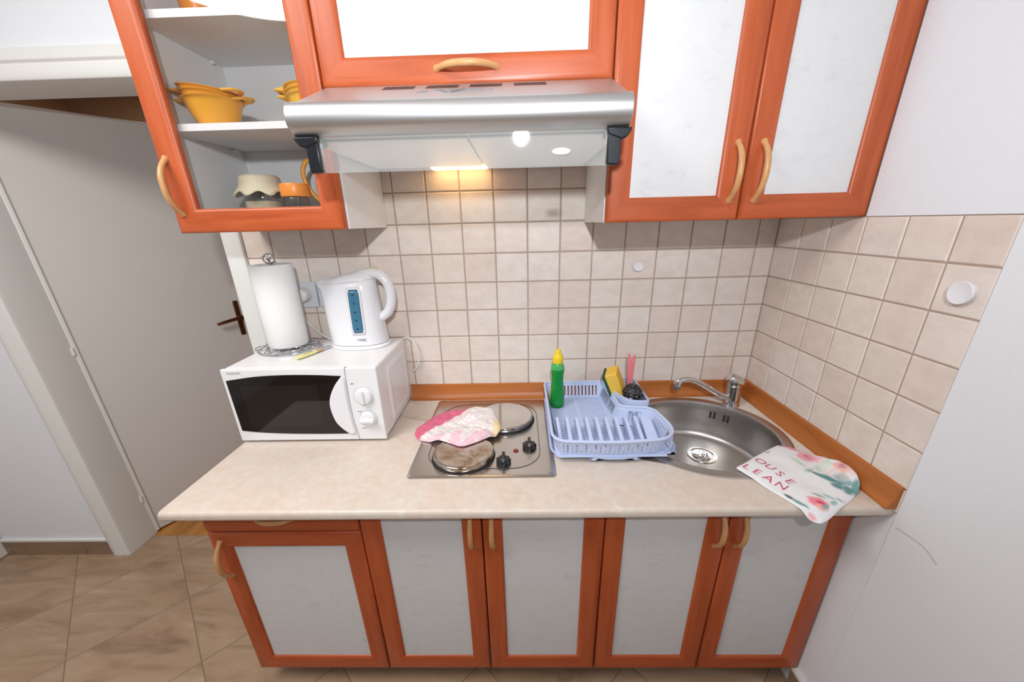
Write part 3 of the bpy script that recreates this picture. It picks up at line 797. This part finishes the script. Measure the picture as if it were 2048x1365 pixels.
# pink checked tea towel on the hob
def z_hob(x, y):
    z = ZC
    if -.3165 < x < .058 and -.476 < y < -.034: z = ZC + .0045
    for cx, cy, r in ((-.1835, -.381, .0815), (-.0805, -.1825, .0900)):
        d = math.hypot(x - cx, y - cy); z = max(z, ZC + .0045 + .0175 * (1 - sstep(r + .004, r + .05, d)))
    return z
def pr_pink(x, y):
    ex, ey = .62, .78            # direction of the pink border
    px, py = x + .335, y + .245
    d = (px * ey - py * ex)      # distance from the border line
    s = px * ex + py * ey
    c = (.80, .79, .77)
    for per, w, col, am in ((.022, .0018, (.78, .34, .42), .40), (.022, .0014, (.45, .50, .48), .25)):
        if abs(((d + (0 if am > .3 else .011)) % per) - per / 2) < w: c = mixc(c, col, am)
        if abs(((s + (0 if am > .3 else .011)) % per) - per / 2) < w: c = mixc(c, col, am)
    n_ = noise.noise(Vector((x * 60, y * 60, 0)))
    if d < .047 + .004 * n_: c = mixc((.60, .085, .18), (.72, .20, .31), .5 + .5 * n_)
    if y < -.30 and noise.noise(Vector((x * 40, y * 18, 3))) > -.05: c = mixc(c, (.86, .42, .56), .55)
    if x > -.120 and y < -.235: c = mixc(c, (.86, .66, .30), sstep(-.120, -.100, x) * .8)
    return c
def wr_pink(x, y): return .0045 * noise.noise(Vector((x * 22, y * 30, .3))) + .0045 * noise.noise(Vector((x * 55, y * 45, 2))) + .002 * noise.noise(Vector((x * 120, y * 110, 5)))
star_cloth('tea_towel', [(-.345, -.262), (-.336, -.225), (-.300, -.165), (-.265, -.132), (-.222, -.124), (-.160, -.140), (-.118, -.152), (-.104, -.200), (-.088, -.272), (-.112, -.312), (-.160, -.352), (-.192, -.366), (-.225, -.350), (-.285, -.318), (-.325, -.300)],
           (-.215, -.245), z_hob, .014, 44, pr_pink, 'crumpled pink and white checked tea towel lying across the hob', 'towel', wr_pink)
# floral towel at the right
FX = [(.712, -.430, .010, .016, .4, (.90, .62, .74), .5), (.650, -.368, .016, .006, -.9, (.88, .60, .68), .5), (.735, -.500, .008, .014, .3, (.92, .58, .52), .5),
      # painted motifs: (x, y, rx, ry, angle, colour, strength)
    (.680, -.375, .026, .010, -.9, (.80, .22, .32), .8), (.664, -.362, .008, .006, 0, (.35, .16, .35), .8),
    (.694, -.412, .026, .022, .3, (.86, .30, .36), .85), (.697, -.413, .008, .012, .5, (.45, .05, .12), .8), (.707, -.418, .016, .018, 0, (.88, .42, .55), .6),
    (.730, -.424, .012, .010, 0, (.86, .50, .64), .6), (.727, -.474, .017, .022, .2, (.88, .42, .36), .85), (.731, -.474, .006, .010, 0, (.45, .18, .35), .7), (.719, -.482, .012, .010, 0, (.90, .55, .40), .7),
    (.602, -.580, .020, .021, 0, (.86, .20, .24), .9), (.606, -.583, .008, .012, .5, (.62, .03, .14), .8), (.600, -.592, .010, .008, 0, (.92, .45, .32), .8),
    (.655, -.436, .024, .006, -1.15, (.45, .66, .42), .75), (.662, -.468, .020, .007, .45, (.48, .68, .45), .75), (.689, -.460, .016, .007, 1.2, (.48, .68, .45), .65), (.714, -.456, .024, .008, 1.0, (.45, .68, .45), .7), (.720, -.438, .014, .007, .2, (.55, .73, .52), .65),
    (.674, -.495, .036, .0075, -1.05, (.06, .24, .25), .9), (.690, -.506, .027, .011, -1.0, (.10, .30, .30), .9), (.682, -.527, .013, .015, .3, (.08, .26, .27), .9), (.697, -.540, .018, .012, 1.0, (.07, .26, .25), .9), (.717, -.535, .026, .008, .9, (.10, .32, .31), .9),
    (.619, -.558, .016, .004, -.6, (.12, .36, .30), .85), (.640, -.559, .014, .004, -.9, (.15, .40, .36), .8), (.636, -.580, .012, .006, .6, (.20, .46, .42), .8), (.656, -.570, .010, .004, -.9, (.15, .30, .32), .8),
    (.556, -.558, .014, .0045, -1.1, (.04, .06, .09), .9), (.567, -.580, .020, .0055, -1.1, (.10, .30, .25), .85), (.609, -.592, .010, .005, .3, (.14, .40, .38), .8), (.608, -.392, .008, .004, .6, (.25, .30, .36), .8), (.575, -.608, .010, .006, -1, (.85, .30, .34), .7)]
def pr_floral(x, y):
    c = (.83, .83, .85)
    for mx, my, rx, ry, a, col, s in FX:
        dx, dy = x - mx, y - my
        if abs(dx) > .04 or abs(dy) > .04: continue
        u = (dx * math.cos(a) + dy * math.sin(a)) / rx; w = (-dx * math.sin(a) + dy * math.cos(a)) / ry
        d = math.sqrt(u * u + w * w) + .25 * noise.noise(Vector((x * 90, y * 90, mx * 50)))
        if d < 1.15: c = mixc(c, col, s * (1 - sstep(.55, 1.15, d)))
    return c
def z_top(x, y):
    z = ZC + .0002
    z = ZC + .0002 + .0042 * (1 - sstep(.222, .262, math.hypot(x - SX, y - SY)))
    if x > XR - .058: z = max(z, ZC + .0002 + .025 * sstep(XR - .058, XR - .018, x))
    if y < -.575: z = min(z, ZC + .0005 - .0 - .013 * sstep(-.588, -.612, y) )
    return z
def wr_fl(x, y): return .0022 * noise.noise(Vector((x * 26, y * 26, 7))) + .0012 * math.sin((x + y * .4) * 70)
OUT_FL = [(.4990, -.4500), (.5200, -.4370), (.5811, -.3978), (.6364, -.3648), (.6620, -.3535), (.6844, -.3640), (.7027, -.3800), (.7190, -.4040), (.7270, -.4213), (.7330, -.4390), (.7400, -.4580), (.7425, -.4760), (.7410, -.4960), (.7350, -.5150), (.7210, -.5390), (.6840, -.5670), (.6340, -.5960), (.5930, -.6170), (.5800, -.6190), (.5720, -.6130), (.5620, -.5960), (.5487, -.5644), (.5337, -.5333), (.5209, -.5048), (.5040, -.4690)]
towel = star_cloth('floral_towel', OUT_FL, (.635, -.490), z_top, .0075, 60, pr_floral, 'white floral towel with red lettering lying at the front of the sink', 'towel', wr_fl)
def letters():
    o = Vector((.635, -.490, z_top(.635, -.490))); b = MB()
    def zt(x, y): return z_top(x, y) + .0012 + .0075 + wr_fl(x, y) + .0009
    cu = bpy.data.curves.new('txt', 'FONT'); cu.size = .036; cu.align_x = 'CENTER'; cu.align_y = 'CENTER'; cu.offset = -.0004
    to = bpy.data.objects.new('txt', cu); COL.objects.link(to)
    for ch, x, y, ang in (('O', .5640, -.4360, -70), ('U', .5720, -.4610, -70), ('S', .5800, -.4860, -70), ('E', .5880, -.5110, -70), ('L', .5200, -.4550, -61), ('E', .5320, -.4770, -61), ('A', .5455, -.5005, -61), ('N', .5600, -.5245, -61)):
        cu.body = ch; bpy.context.view_layer.update()
        me = bpy.data.meshes.new_from_object(to.evaluated_get(bpy.context.evaluated_depsgraph_get()))
        a = math.radians(ang); vs = []
        for v in me.vertices:
            px, py = v.co.x * .92, v.co.y * .86
            X, Y = x + px * math.cos(a) - py * math.sin(a), y + px * math.sin(a) + py * math.cos(a); vs.append((X, Y, zt(X, Y)))
        b.add(vs, [tuple(p.vertices) for p in me.polygons]); bpy.data.meshes.remove(me)
    bpy.data.objects.remove(to)
    b.build('lettering', 'red_print', towel, tuple(o), smooth=False)
letters()

# ------------------------------------------------------------------ microwave oven
MT = -.443; MF = -.285
def microwave():
    o = (-.63, -.15, ZC)
    t = thing('microwave_oven', 'white microwave oven on the left end of the worktop', 'microwave', o)
    x0, x1 = -.842, -.4165
    b = MB(); b.box(x0 + .002, x1 - .002, MF, -.012, ZC + .008, MT)
    body = b.build('body', 'appliance', t, o, bevel=.006, seg=3)
    e = MB(); R = []
    for d, h in ((0, 0), (.004, .003), (.018, .004), (.024, .0018), (.03, .0018)):
        R.append([(x1 - .002 + h, y, z) for y, z in rrect(-.220 + d, -.030 - d, -.650 + d, -.470 - d, .016, 4)])
    e.rings(R); e.build('side_panel', 'appliance', t, o, ang=40)
    for x in (x0 + .03, x1 - .03):
        for y in (MF + .04, -.05): MB().lathe([(.012, 0), (.013, .009)], (x, y, ZC), 16).build('foot', 'black', t, o)
    yf = MF - .013
    seam = [(-.501, MT + .0005), (-.5035, -.50), (-.5045, -.545), (-.503, -.60), (-.4985, -.64), (-.496, ZC + .007)]
    sm = [tuple(p)[:2] for p in spline([(x, z, 0) for x, z in seam], 5)]
    # door left of the seam
    d = MB(); d.prism([(x0, ZC + .007), (x0, MT + .0005)] + [(x - .0008, z) for x, z in sm], 'y', yf, MF - .0005)
    dr_ = d.build('door', 'appliance', t, o, bevel=.003, seg=3)
    bowl_ = [tuple(p)[:2] for p in spline([(-.512, -.4655, 0), (-.535, -.4925, 0), (-.553, -.525, 0), (-.5595, -.556, 0), (-.5535, -.598, 0), (-.539, -.623, 0), (-.5185, -.6425, 0)], 6)]
    topc = [tuple(p)[:2] for p in spline([(-.832, -.4745, 0), (-.75, -.4635, 0), (-.666, -.4600, 0), (-.58, -.4615, 0), (-.512, -.4655, 0)], 5)]
    botc = [tuple(p)[:2] for p in spline([(-.5185, -.6425, 0), (-.60, -.6425, 0), (-.691, -.6405, 0), (-.77, -.636, 0), (-.830, -.6290, 0)], 5)]
    MB().prism(topc + bowl_[1:] + botc[1:], 'y', yf - .0016, yf + .003).build('window', 'black_glass', dr_, o, smooth=False)
    MB().prism(rrect(-.798, -.585, -.616, -.490, .006), 'y', yf - .0019, yf - .001).build('viewing_mesh', 'mesh_glass', dr_, o, smooth=False)
    # lens shaped grip
    right = [(x - .0032, z) for x, z in sm if -.640 < z < -.4635]
    lens = [(-.511, -.4640)] + right + [(-.516, -.6435)] + bowl_[::-1][1:-1]
    MB().prism(lens, 'y', yf - .006, yf + .002).build('door_grip', 'white_plastic', dr_, o, bevel=.003, seg=3)
    # control panel
    p = MB(); p.prism([(x + .0008, z) for x, z in sm] + [(x1, ZC + .007), (x1, MT + .0005)], 'y', yf, MF - .0005)
    cp = p.build('control_panel', 'appliance', t, o, bevel=.003, seg=3)
    MB().prism([(x - .0009, z) for x, z in sm] + [(x + .0009, z) for x, z in sm[::-1]], 'y', yf + .002, MF).build('door_seam', 'seam', t, o, smooth=False)
    for (cx, cz, r, tick) in ((-.4610, -.5260, .0235, 24), (-.4590, -.5965, .0225, 0)):
        k = MB(); k.lathe([(r, 0), (r + .0005, -.004), (r - .002, -.010), (r - .006, -.0115), (.0, -.0115)], (cx, yf, cz), 36, 'y', cap1=False)
        if tick: k.prism([(cx - .004, cz - r * .82), (cx + .004, cz - r * .82), (cx + .0035, cz + r * .82), (cx - .0035, cz + r * .82)], 'y', yf - .017, yf - .010)
        else: k.prism([(cx - r * .9, cz - .0045), (cx + r * .9, cz - .0045), (cx + r * .9, cz + .0035), (cx - r * .9, cz + .0035)], 'y', yf - .021, yf - .010)
        k.build('knob', 'white_plastic', t, o, bevel=.0012)
        tk = MB()
        for i in range(26):
            a = math.radians(-60 + i * 11.5) if tick else math.radians(-45 + i * 8)
            if not tick and i > 24: continue
            rr = r + (.0045 if tick else .0035)
            tk.lathe([(.0011, -.0005), (.0011, 0)], (cx + rr * math.cos(a), yf, cz + rr * math.sin(a)), 6, 'y')
        tk.build('dial_marks', 'seam', cp, o, smooth=False)
    for (x, z, w) in ((-.4895, -.4890, .0022), (-.4860, -.4885, .003), (-.4845, -.5735, .0022), (-.4780, -.5730, .0028), (-.4790, -.6265, .0024), (-.4740, -.6262, .003)):
        MB().box(x - w, x + w, yf - .0004, yf, z - .0015, z + .0015).build('panel_print', 'seam', cp, o, smooth=False)
    # blurred grey maker's word at the top left of the door
    cu = bpy.data.curves.new('txt', 'FONT'); cu.size = .0105; cu.body = 'YALESOIIIC'; cu.align_y = 'CENTER'
    to = bpy.data.objects.new('txt', cu); COL.objects.link(to); bpy.context.view_layer.update()
    me = bpy.data.meshes.new_from_object(to.evaluated_get(bpy.context.evaluated_depsgraph_get()))
    w_ = max(v.co.x for v in me.vertices); lb = MB()
    lb.add([(-.826 + v.co.x * .040 / w_, yf - .0004, -.4535 + v.co.y * .75) for v in me.vertices], [tuple(p_.vertices) for p_ in me.polygons])
    bpy.data.meshes.remove(me); bpy.data.objects.remove(to)
    lb.build('maker_lettering', 'grey_print', dr_, o, smooth=False)
    c = MB(); c.tube(spline([(-.432, -.011, -.470), (-.424, -.0135, -.449), (-.405, -.016, -.442), (-.386, -.018, -.458), (-.375, -.020, -.490), (-.376, -.020, -.525), (-.388, -.020, -.550), (-.405, -.016, -.566)], 8), .0034, 10)
    c.build('power_cord', 'cord', t, o)
microwave()

# ------------------------------------------------------------------ things on the microwave
KX, KY, KZ = -.531, -.082, MT + .001
def kettle():
    o = (KX, KY, KZ)
    t = thing('electric_kettle', 'white plastic electric kettle with a blue water gauge on the microwave', 'kettle', o)
    # rows: z above base, left half-width, right half-width, depth half-width
    rows = [(.012, .090, .082, .060), (.030, .091, .081, .061), (.070, .093, .077, .060), (.110, .094, .073, .058), (.150, .096, .070, .055), (.175, .100, .069, .052), (.190, .108, .068, .048), (.200, .114, .066, .042)]
    def S(z):
        for a, b in zip(rows, rows[1:]):
            if a[0] <= z <= b[0]:
                f = (z - a[0]) / (b[0] - a[0]); return [a[k] * (1 - f) + b[k] * f for k in range(4)]
        return list(rows[0] if z < rows[0][0] else rows[-1])
    def ring(z, l, r, d, e=2.35, tilt=0.0, spout=0.0):
        R = []
        for i in range(56):
            a = 2 * PI * i / 56; c_, s_ = math.cos(a), math.sin(a)
            x = (r if c_ > 0 else l) * math.copysign(abs(c_) ** (2 / e), c_)
            y = d * math.copysign(abs(s_) ** (2 / e), s_)
            if spout and c_ < -.3: y *= 1 - spout * min(1, (-c_ - .3) / .5)
            R.append((KX + x, KY + y, KZ + z + tilt * x))
        return R
    R = []
    for z, l, r, d in rows:
        sp = max(0, (z - .14) / .07) * .75; tl = max(0, (z - .16) / .05) * .10
        R.append(ring(z, l, r, d, spout=sp, tilt=tl))
    b = MB(); b.rings(R, True, True, True); b.build('body', 'white_plastic', t, o, ang=45)
    # lid: a low dome rising towards the handle
    L = []
    for k, (f, h) in enumerate(((1.0, 0), (.97, .005), (.88, .0120), (.70, .0190), (.45, .0235), (.15, .0250))):
        L.append([(KX + (p[0] - KX) * f + (.012 * (1 - f)), KY + (p[1] - KY) * f, p[2] + h + .0006) for p in R[-1]])
    MB().rings(L, True, True, True).build('lid', 'white_plastic', t, o, ang=45)
    # handle
    h = MB(); pts = spline([(KX + .020, KY, KZ + .216), (KX + .058, KY, KZ + .2215), (KX + .086, KY, KZ + .214), (KX + .104, KY, KZ + .192), (KX + .1105, KY, KZ + .160), (KX + .107, KY, KZ + .128), (KX + .093, KY, KZ + .102), (KX + .066, KY, KZ + .084)], 7)
    h.tube(pts, [.0150] * len(pts), 18, flat=(.95, 1.2)); h.build('handle', 'white_plastic', t, o, ang=60)
    sw = MB(); sw.box(KX + .050, KX + .080, KY - .008, KY + .008, KZ + .230, KZ + .2385)
    sw.build('switch', 'cream', t, o, bevel=.004, seg=3)
    # water gauge on the front
    def yfront(x, z):
        _, l, r, d = S(z); w = (r if x > 0 else l); q = min(.999, abs(x / w))
        return KY - d * (1 - q ** 2.35) ** (1 / 2.35)
    def patch(x0, x1, z0, z1, dy, nm, mt, par):
        rr = []
        for j in range(13):
            z = z0 + (z1 - z0) * j / 12
            sh = .0 if 0 < j < 12 else .003
            rr.append([(KX + x0 + sh + (x1 - x0 - 2 * sh) * i / 6, yfront(x0 + (x1 - x0) * i / 6, z) - dy, KZ + z) for i in range(7)])
        g_ = MB(); g_.rings(rr, False, False, False)
        gb = g_.build(nm, mt, par, o, ang=60)
        so = gb.modifiers.new('s', 'SOLIDIFY'); so.thickness = .0016; so.offset = 0
        return gb
    gf = patch(-.003, .039, .046, .188, .0006, 'gauge_surround', 'white_plastic', t)
    gg = patch(.003, .033, .053, .181, .0016, 'water_gauge', 'blue', t)
    for i in range(5):
        z = .066 + i * .025; g_ = MB(); x = .017
        g_.box(KX + x - .003, KX + x + .003, yfront(x, z) - .0030, yfront(x, z) - .0022, KZ + z - .0012, KZ + z + .0012); g_.build('gauge_mark', 'navy', gg, o, smooth=False)
    pr_ = MB(); 
    for i in range(5): pr_.box(KX + .002 + i * .007, KX + .007 + i * .007, yfront(.02, .032) - .0007, yfront(.02, .032) + .001, KZ + .028, KZ + .0345)
    pr_.build('maker_print', 'seam', t, o, smooth=False)
    # base
    B = [ring(z, .086 + a, .082 + a, .060 + a) for z, a in ((-.001, .0), (.0, .005), (.005, .006), (.0095, .002), (.0100, -.004))]
    MB().rings(B).build('power_base', 'white_plastic', t, o, ang=45)
    sl_ = [ring(z, .086 - .002, .082 - .002, .060 - .002) for z in (.0096, .0125)]
    MB().rings(sl_).build('base_seam', 'seam', t, o)
    c = MB(); c.tube(spline([(KX - .088, KY + .03, KZ + .005), (-.645, -.040, MT + .006), (-.675, -.030, MT + .012), (-.700, -.025, MT + .030), (-.728, -.022, MT + .060), (-.735, -.030, MT + .100), (-.722, -.045, -.310), (-.716, -.046, -.296)], 7), .0030, 10)
    c.build('power_cord', 'cord', t, o)
kettle()
def holder():
    cx, cy = -.747, -.118; o = (cx, cy, MT)
    t = thing('paper_towel_holder', 'chromed wire paper towel holder with curled base on the microwave', 'holder', o)
    b = MB(); zb = MT + .0045
    for r, z in ((.090, zb), (.066, zb + .004)):
        b.tube([(cx + r * math.cos(2 * PI * i / 48), cy + .86 * r * math.sin(2 * PI * i / 48), z) for i in range(48)], .0022, 8, closed=True)
    for k in range(7):
        a0 = 2 * PI * k / 7; c2 = (cx + .074 * math.cos(a0), cy + .064 * math.sin(a0))
        b.tube([(c2[0] + .021 * math.cos(2 * PI * i / 20), c2[1] + .019 * math.sin(2 * PI * i / 20), zb + .009 + .002 * math.sin(2 * PI * i / 20)) for i in range(20)], .0018, 6, closed=True)
    b.build('base_wire', 'wire', t, o)
    s_ = MB(); s_.tube([(cx, cy, zb + .004), (cx, cy, -.170)], .003, 8)
    for k in range(4):
        a0 = PI * k / 4; pts = [(cx + .066 * math.cos(a0) * s, cy + .057 * math.sin(a0) * s, zb + .004) for s in (-1, 0, 1)]; s_.tube(pts, .0018, 6)
    s_.build('post', 'wire', t, o)
    l_ = MB(); l_.tube([(cx + .017 * math.cos(2 * PI * i / 24), cy, -.170 + .013 * math.sin(2 * PI * i / 24)) for i in range(24)], .0022, 8, closed=True)
    l_.tube([(cx + .008 * math.cos(2 * PI * i / 16), cy - .003, -.165 + .009 * math.sin(2 * PI * i / 16)) for i in range(16)], .0018, 6, closed=True)
    l_.build('top_loop', 'wire', t, o)
    zr = zb + .0125
    r = MB(); R = [(.020, 0), (.054, 0), (.0565, .003), (.0570, .10), (.0575, -.186 - zr - .003), (.0555, -.186 - zr), (.020, -.186 - zr), (.0195, .0)]
    r.lathe(R, (cx, cy, zr), 56, cap0=False, cap1=False)
    ob = r.build('paper_towel_roll', 'paper', None, (cx, cy, zr), ang=50)
    tag(ob, 'white roll of paper towel standing on the wire holder', 'paper towel roll')
holder()
def tool():
    A, B = Vector((-.668, -.226, MT + .006)), Vector((-.622, -.112, MT + .006)); o = tuple(A)
    t = thing('kitchen_tool', 'small pale yellow handled tool with a metal tip on the microwave', 'tool', (A.x, A.y, MT))
    o = (A.x, A.y, MT)
    def seg_(s0, s1, r, nm, mt, fl=(.55, 1.0)):
        pts = [A.lerp(B, s0 + (s1 - s0) * i / 6) for i in range(7)]; rr = [r * (.75 if i in (0, 6) else 1) for i in range(7)]
        return MB().tube([tuple(p) for p in pts], rr, 14, flat=fl).build(nm, mt, t, o, ang=60)
    h_ = seg_(0, .55, .0100, 'handle', 'tool_yellow'); seg_(.55, .74, .0085, 'collar', 'tool_brown'); seg_(.74, 1.0, .0055, 'tip', 'chrome')
    mk = MB(); d = (B - A).normalized(); w = Vector((d.y, -d.x, 0))
    for s in (.22, .31, .40):
        p = A.lerp(B, s) + w * .002
        mk.add([tuple(p + d * a + w * b + Vector((0, 0, .0053))) for a, b in ((-.004, -.002), (.004, -.002), (.004, .003), (-.004, .003))], [(0, 1, 2, 3)])
    mk.build('handle_print', 'dark', h_, o, smooth=False)
tool()
def socket():
    o = (-.70, -.006, -.292)
    t = thing('wall_socket', 'white double wall socket on the tiles behind the kettle', 'socket', o)
    for x0 in (-.757, -.678):
        MB().prism(rrect(x0, x0 + .0745, -.333, -.252, .007), 'y', -.018, -.0055).build('face_plate', 'socket', t, o, bevel=.002)
    for x0 in (-.757, -.678):
        MB().lathe([(.029, -.0182), (.029, -.0195), (.024, -.0195), (.022, -.0184), (.0, -.0184)], (x0 + .0372, 0, -.292), 32, 'y', cap1=False).build('socket_well', 'socket', t, o, ang=40)
    p = MB(); p.lathe([(.021, -.0186), (.022, -.030), (.019, -.048), (.010, -.055), (.0, -.055)], (-.7185, 0, -.290), 28, 'y', cap1=False)
    pl_ = p.build('power_plug', 'cord', None, (-.7185, -.03, -.290), ang=40)
    tag(pl_, 'white power plug in the wall socket behind the paper towel', 'plug')
socket()

# ------------------------------------------------------------------ wall hooks
def hook(c, axis, r, label):
    b = MB(); h = 1
    prof = [(r * .8, 0), (r * .8, .002), (r * .5, .004), (r * .5, .006), (r * .98, .008), (r, .011), (r * .96, .0135), (r * .8, .013), (r * .6, .012), (.0, .0117)]
    if axis == 'y': b.lathe([(q, -z) for q, z in prof], (c[0], -.0055, c[2]), 32, 'y', cap1=False, sy=.95)
    else: b.lathe([(q, -z) for q, z in prof], (XR - .0055, c[1], c[2]), 32, 'x', cap1=False)
    ob = b.build('wall_hook', 'white_plastic', None, (c[0], c[1], c[2]) if axis == 'y' else (XR - .006, c[1], c[2]), ang=40)
    tag(ob, label, 'hook', 'round white hooks on the tiles')
hook((.3435, -.006, -.2265), 'y', .0155, 'small round white hook on the back tiles under the right wall cabinet')
hook((XR, -.560, -.2235), 'x', .0205, 'round white hook on the right wall tiles near their front edge')

# ------------------------------------------------------------------ inside the glass cabinet
def bowl_proto(name, label, c, r, mt, group):
    o = c; t = thing(name, label, 'bowl', o, group)
    prof_o = [(.0, 0), (r * .56, 0), (r * .62, .003), (r * .78, .025), (r * .90, .047), (r * .95, .053)]
    prof_i = [(r, .0535), (r * 1.02, .0555), (r * .97, .0565), (r * .93, .054), (r * .76, .028), (r * .60, .006), (.0, .004)]
    MB().lathe(prof_o + prof_i, c, 44, cap0=False, cap1=False).build('bowl_body', mt, t, o, ang=50)
    for sgn in (-1, 1):
        h = MB(); ps = [(c[0] + sgn * r * .95, c[1] - .020, c[2] + .0545), (c[0] + sgn * (r + .013), c[1] - .013, c[2] + .057), (c[0] + sgn * (r + .018), c[1], c[2] + .0585), (c[0] + sgn * (r + .013), c[1] + .013, c[2] + .057), (c[0] + sgn * r * .95, c[1] + .020, c[2] + .0545)]
        h.tube(spline(ps, 5), .0052, 10, flat=(.6, 1.2)); h.build('handle', mt, t, o, ang=60)
    return t
def dup(root, off, rz, label, ry=0.0):
    r = root.copy(); COL.objects.link(r); r.location = root.location + Vector(off); r.rotation_euler = (0, ry, rz); r['label'] = label
    for ch in root.children:
        c = ch.copy(); COL.objects.link(c); c.parent = r
    return r
GB = 'orange bowls on the middle shelf'
sz = .1312
b0 = bowl_proto('handled_bowl', 'large orange bowl at the bottom of the left stack on the shelf', (-.729, -.208, sz + .0005), .0620, 'bowl', GB)
dup(b0, (-.003, 0, .0105), .30, 'second orange bowl nested in the left stack', .07)
dup(b0, (-.006, 0, .021), -.28, 'topmost orange bowl of the left nested stack', .13)
b1 = bowl_proto('handled_bowl', 'orange bowl at the bottom of the right stack behind the hood', (-.4895, -.208, sz + .0005), .0600, 'bowl_y', GB)
dup(b1, (0, 0, .0092), .2, 'second orange bowl nested in the right stack behind the hood')
dup(b1, (0, 0, .0184), -.15, 'topmost orange bowl of the right stack behind the hood')
zb = UB + .0175
def jar(c, r, h, name, label, grp):
    t = thing(name, label, 'jar', c, grp)
    MB().lathe([(.0, 0), (r * .92, 0), (r, .004), (r, h - .012), (r * .9, h - .004), (r * .88, h), (r * .85, h), (r * .87, h - .005), (r * .97, h - .014), (r * .97, .006), (.0, .004)], c, 40, cap0=False, cap1=False).build('jar_glass', 'jar_glass', t, c, ang=50)
    return t
c = (-.700, -.150, zb)
t = jar(c, .047, .105, 'covered_jar', 'glass jar under a cream scalloped cover in the glass cabinet', 'jars in the glass cabinet')
R = []
for k, (f, z) in enumerate(((1.42, .072), (1.30, .080), (1.12, .090), (1.06, .098), (1.02, .112), (.90, .1165), (.4, .1175), (.02, .1175))):
    ring = []
    for i in range(64):
        a = 2 * PI * i / 64; w = math.cos(8 * a); s = max(0, 1 - k / 3.0)
        rr = .047 * f * (1 + .065 * w * s); ring.append((c[0] + rr * math.cos(a), c[1] + rr * math.sin(a) * .95, c[2] + z + .0055 * -w * s))
    R.append(ring)
cv_ = MB().rings(R, True, False, True).build('cover', 'cream', t, c, ang=70)
so = cv_.modifiers.new('s', 'SOLIDIFY'); so.thickness = .0015
MB().lathe([(.0, .006), (.044, .006), (.044, .055), (.0, .056)], c, 36, cap0=False, cap1=False).build('contents', 'beige_fill', t, c, ang=50)
c = (-.605, -.165, zb)
t = jar(c, .032, .066, 'orange_lidded_jar', 'small glass jar with a flat orange lid beside the covered jar', 'jars in the glass cabinet')
MB().lathe([(.0335, .064), (.0345, .067), (.0345, .090), (.033, .094), (.0, .094)], c, 36).build('lid', 'orange', t, c, ang=40)
c = (-.520, -.110, zb)
t = thing('orange_jug', 'orange plastic jug with a curved handle behind the visor clip', 'jug', c)
MB().lathe([(.0, 0), (.038, 0), (.040, .004), (.044, .15), (.046, .160), (.043, .160), (.041, .15), (.037, .008), (.0, .006)], c, 36, cap0=False, cap1=False).build('jug_body', 'bowl', t, c, ang=50)
MB().tube(spline([(c[0] - .041, c[1] - .005, c[2] + .150), (c[0] - .060, c[1] - .010, c[2] + .152), (c[0] - .074, c[1] - .014, c[2] + .130), (c[0] - .072, c[1] - .012, c[2] + .095), (c[0] - .055, c[1] - .008, c[2] + .065), (c[0] - .037, c[1] - .004, c[2] + .052)], 6), .0058, 10).build('handle', 'bowl', t, c, ang=60)
c = (-.752, -.15, .3301)
t = thing('orange_cup', 'orange cup standing on the top shelf of the glass cabinet', 'cup', c)
MB().lathe([(.0, 0), (.024, 0), (.026, .003), (.034, .075), (.032, .075), (.024, .006), (.0, .005)], c, 32, cap0=False, cap1=False).build('cup_body', 'orange', t, c, ang=50)

# ------------------------------------------------------------------ light and camera
W = bpy.data.worlds.new('world'); S.world = W; W.use_nodes = True
W.node_tree.nodes['Background'].inputs['Color'].default_value = (0.93, 0.96, 1.0, 1)
W.node_tree.nodes['Background'].inputs['Strength'].default_value = 0.17
L = bpy.data.lights.new('flash', 'AREA'); L.shape = 'DISK'; L.size = 0.06; L.energy = 7.9; L.spread = math.radians(128); L.color = (0.94, 0.985, 1.03)
fo = bpy.data.objects.new('camera_flash', L); COL.objects.link(fo)
fo.location = (-.010, -1.52, .243 + ZO)
fo.rotation_euler = Vector((0.0, 1.0, -.02)).to_track_quat('-Z', 'Y').to_euler()

L2 = bpy.data.lights.new('overhead_fill', 'AREA'); L2.shape = 'DISK'; L2.size = 0.9; L2.energy = 29; L2.color = (1.0, 0.97, 0.94)  # added soft fill from above, no fixture; lifts the floor and the left door
lo = bpy.data.objects.new('overhead_fill', L2); COL.objects.link(lo); lo.location = (-1.05, -1.2, .84 + ZO)
L3 = bpy.data.lights.new('far_room_fill', 'AREA'); L3.shape = 'DISK'; L3.size = 0.4; L3.energy = 14; L3.color = (1.0, 0.9, 0.78)  # unseen fill light added to brighten the brown wall beyond the doorway
lf = bpy.data.objects.new('far_room_fill', L3); COL.objects.link(lf); lf.location = (-1.9, 1.2, .80 + ZO)
cam = bpy.data.cameras.new('camera'); co = bpy.data.objects.new('camera', cam); COL.objects.link(co)
f_px, cy_px = 764.1411, 742.7834
cam.sensor_width = 36.0; cam.sensor_fit = 'HORIZONTAL'; cam.lens = f_px / 2048 * 36.0
cam.shift_x = 0.0; cam.shift_y = (cy_px - 682.5) / 2048
rx, rz, ry = -.37142, .02422, .02521
Rm = Matrix.Rotation(rz, 3, 'Z') @ Matrix.Rotation(rx, 3, 'X') @ Matrix.Rotation(ry, 3, 'Y')
right, fwd, up = Rm.col[0], Rm.col[1], Rm.col[2]
mw = Matrix((( right.x, up.x, -fwd.x, -.02800), (right.y, up.y, -fwd.y, -1.24800), (right.z, up.z, -fwd.z, -.08930 + ZO), (0, 0, 0, 1)))
co.matrix_world = mw
cam.clip_start = 0.01
S.camera = co
S.view_settings.view_transform = 'Standard'; S.view_settings.look = 'None'; S.view_settings.exposure = 0.0; S.view_settings.gamma = 1.0
S.view_settings.use_curve_mapping = False
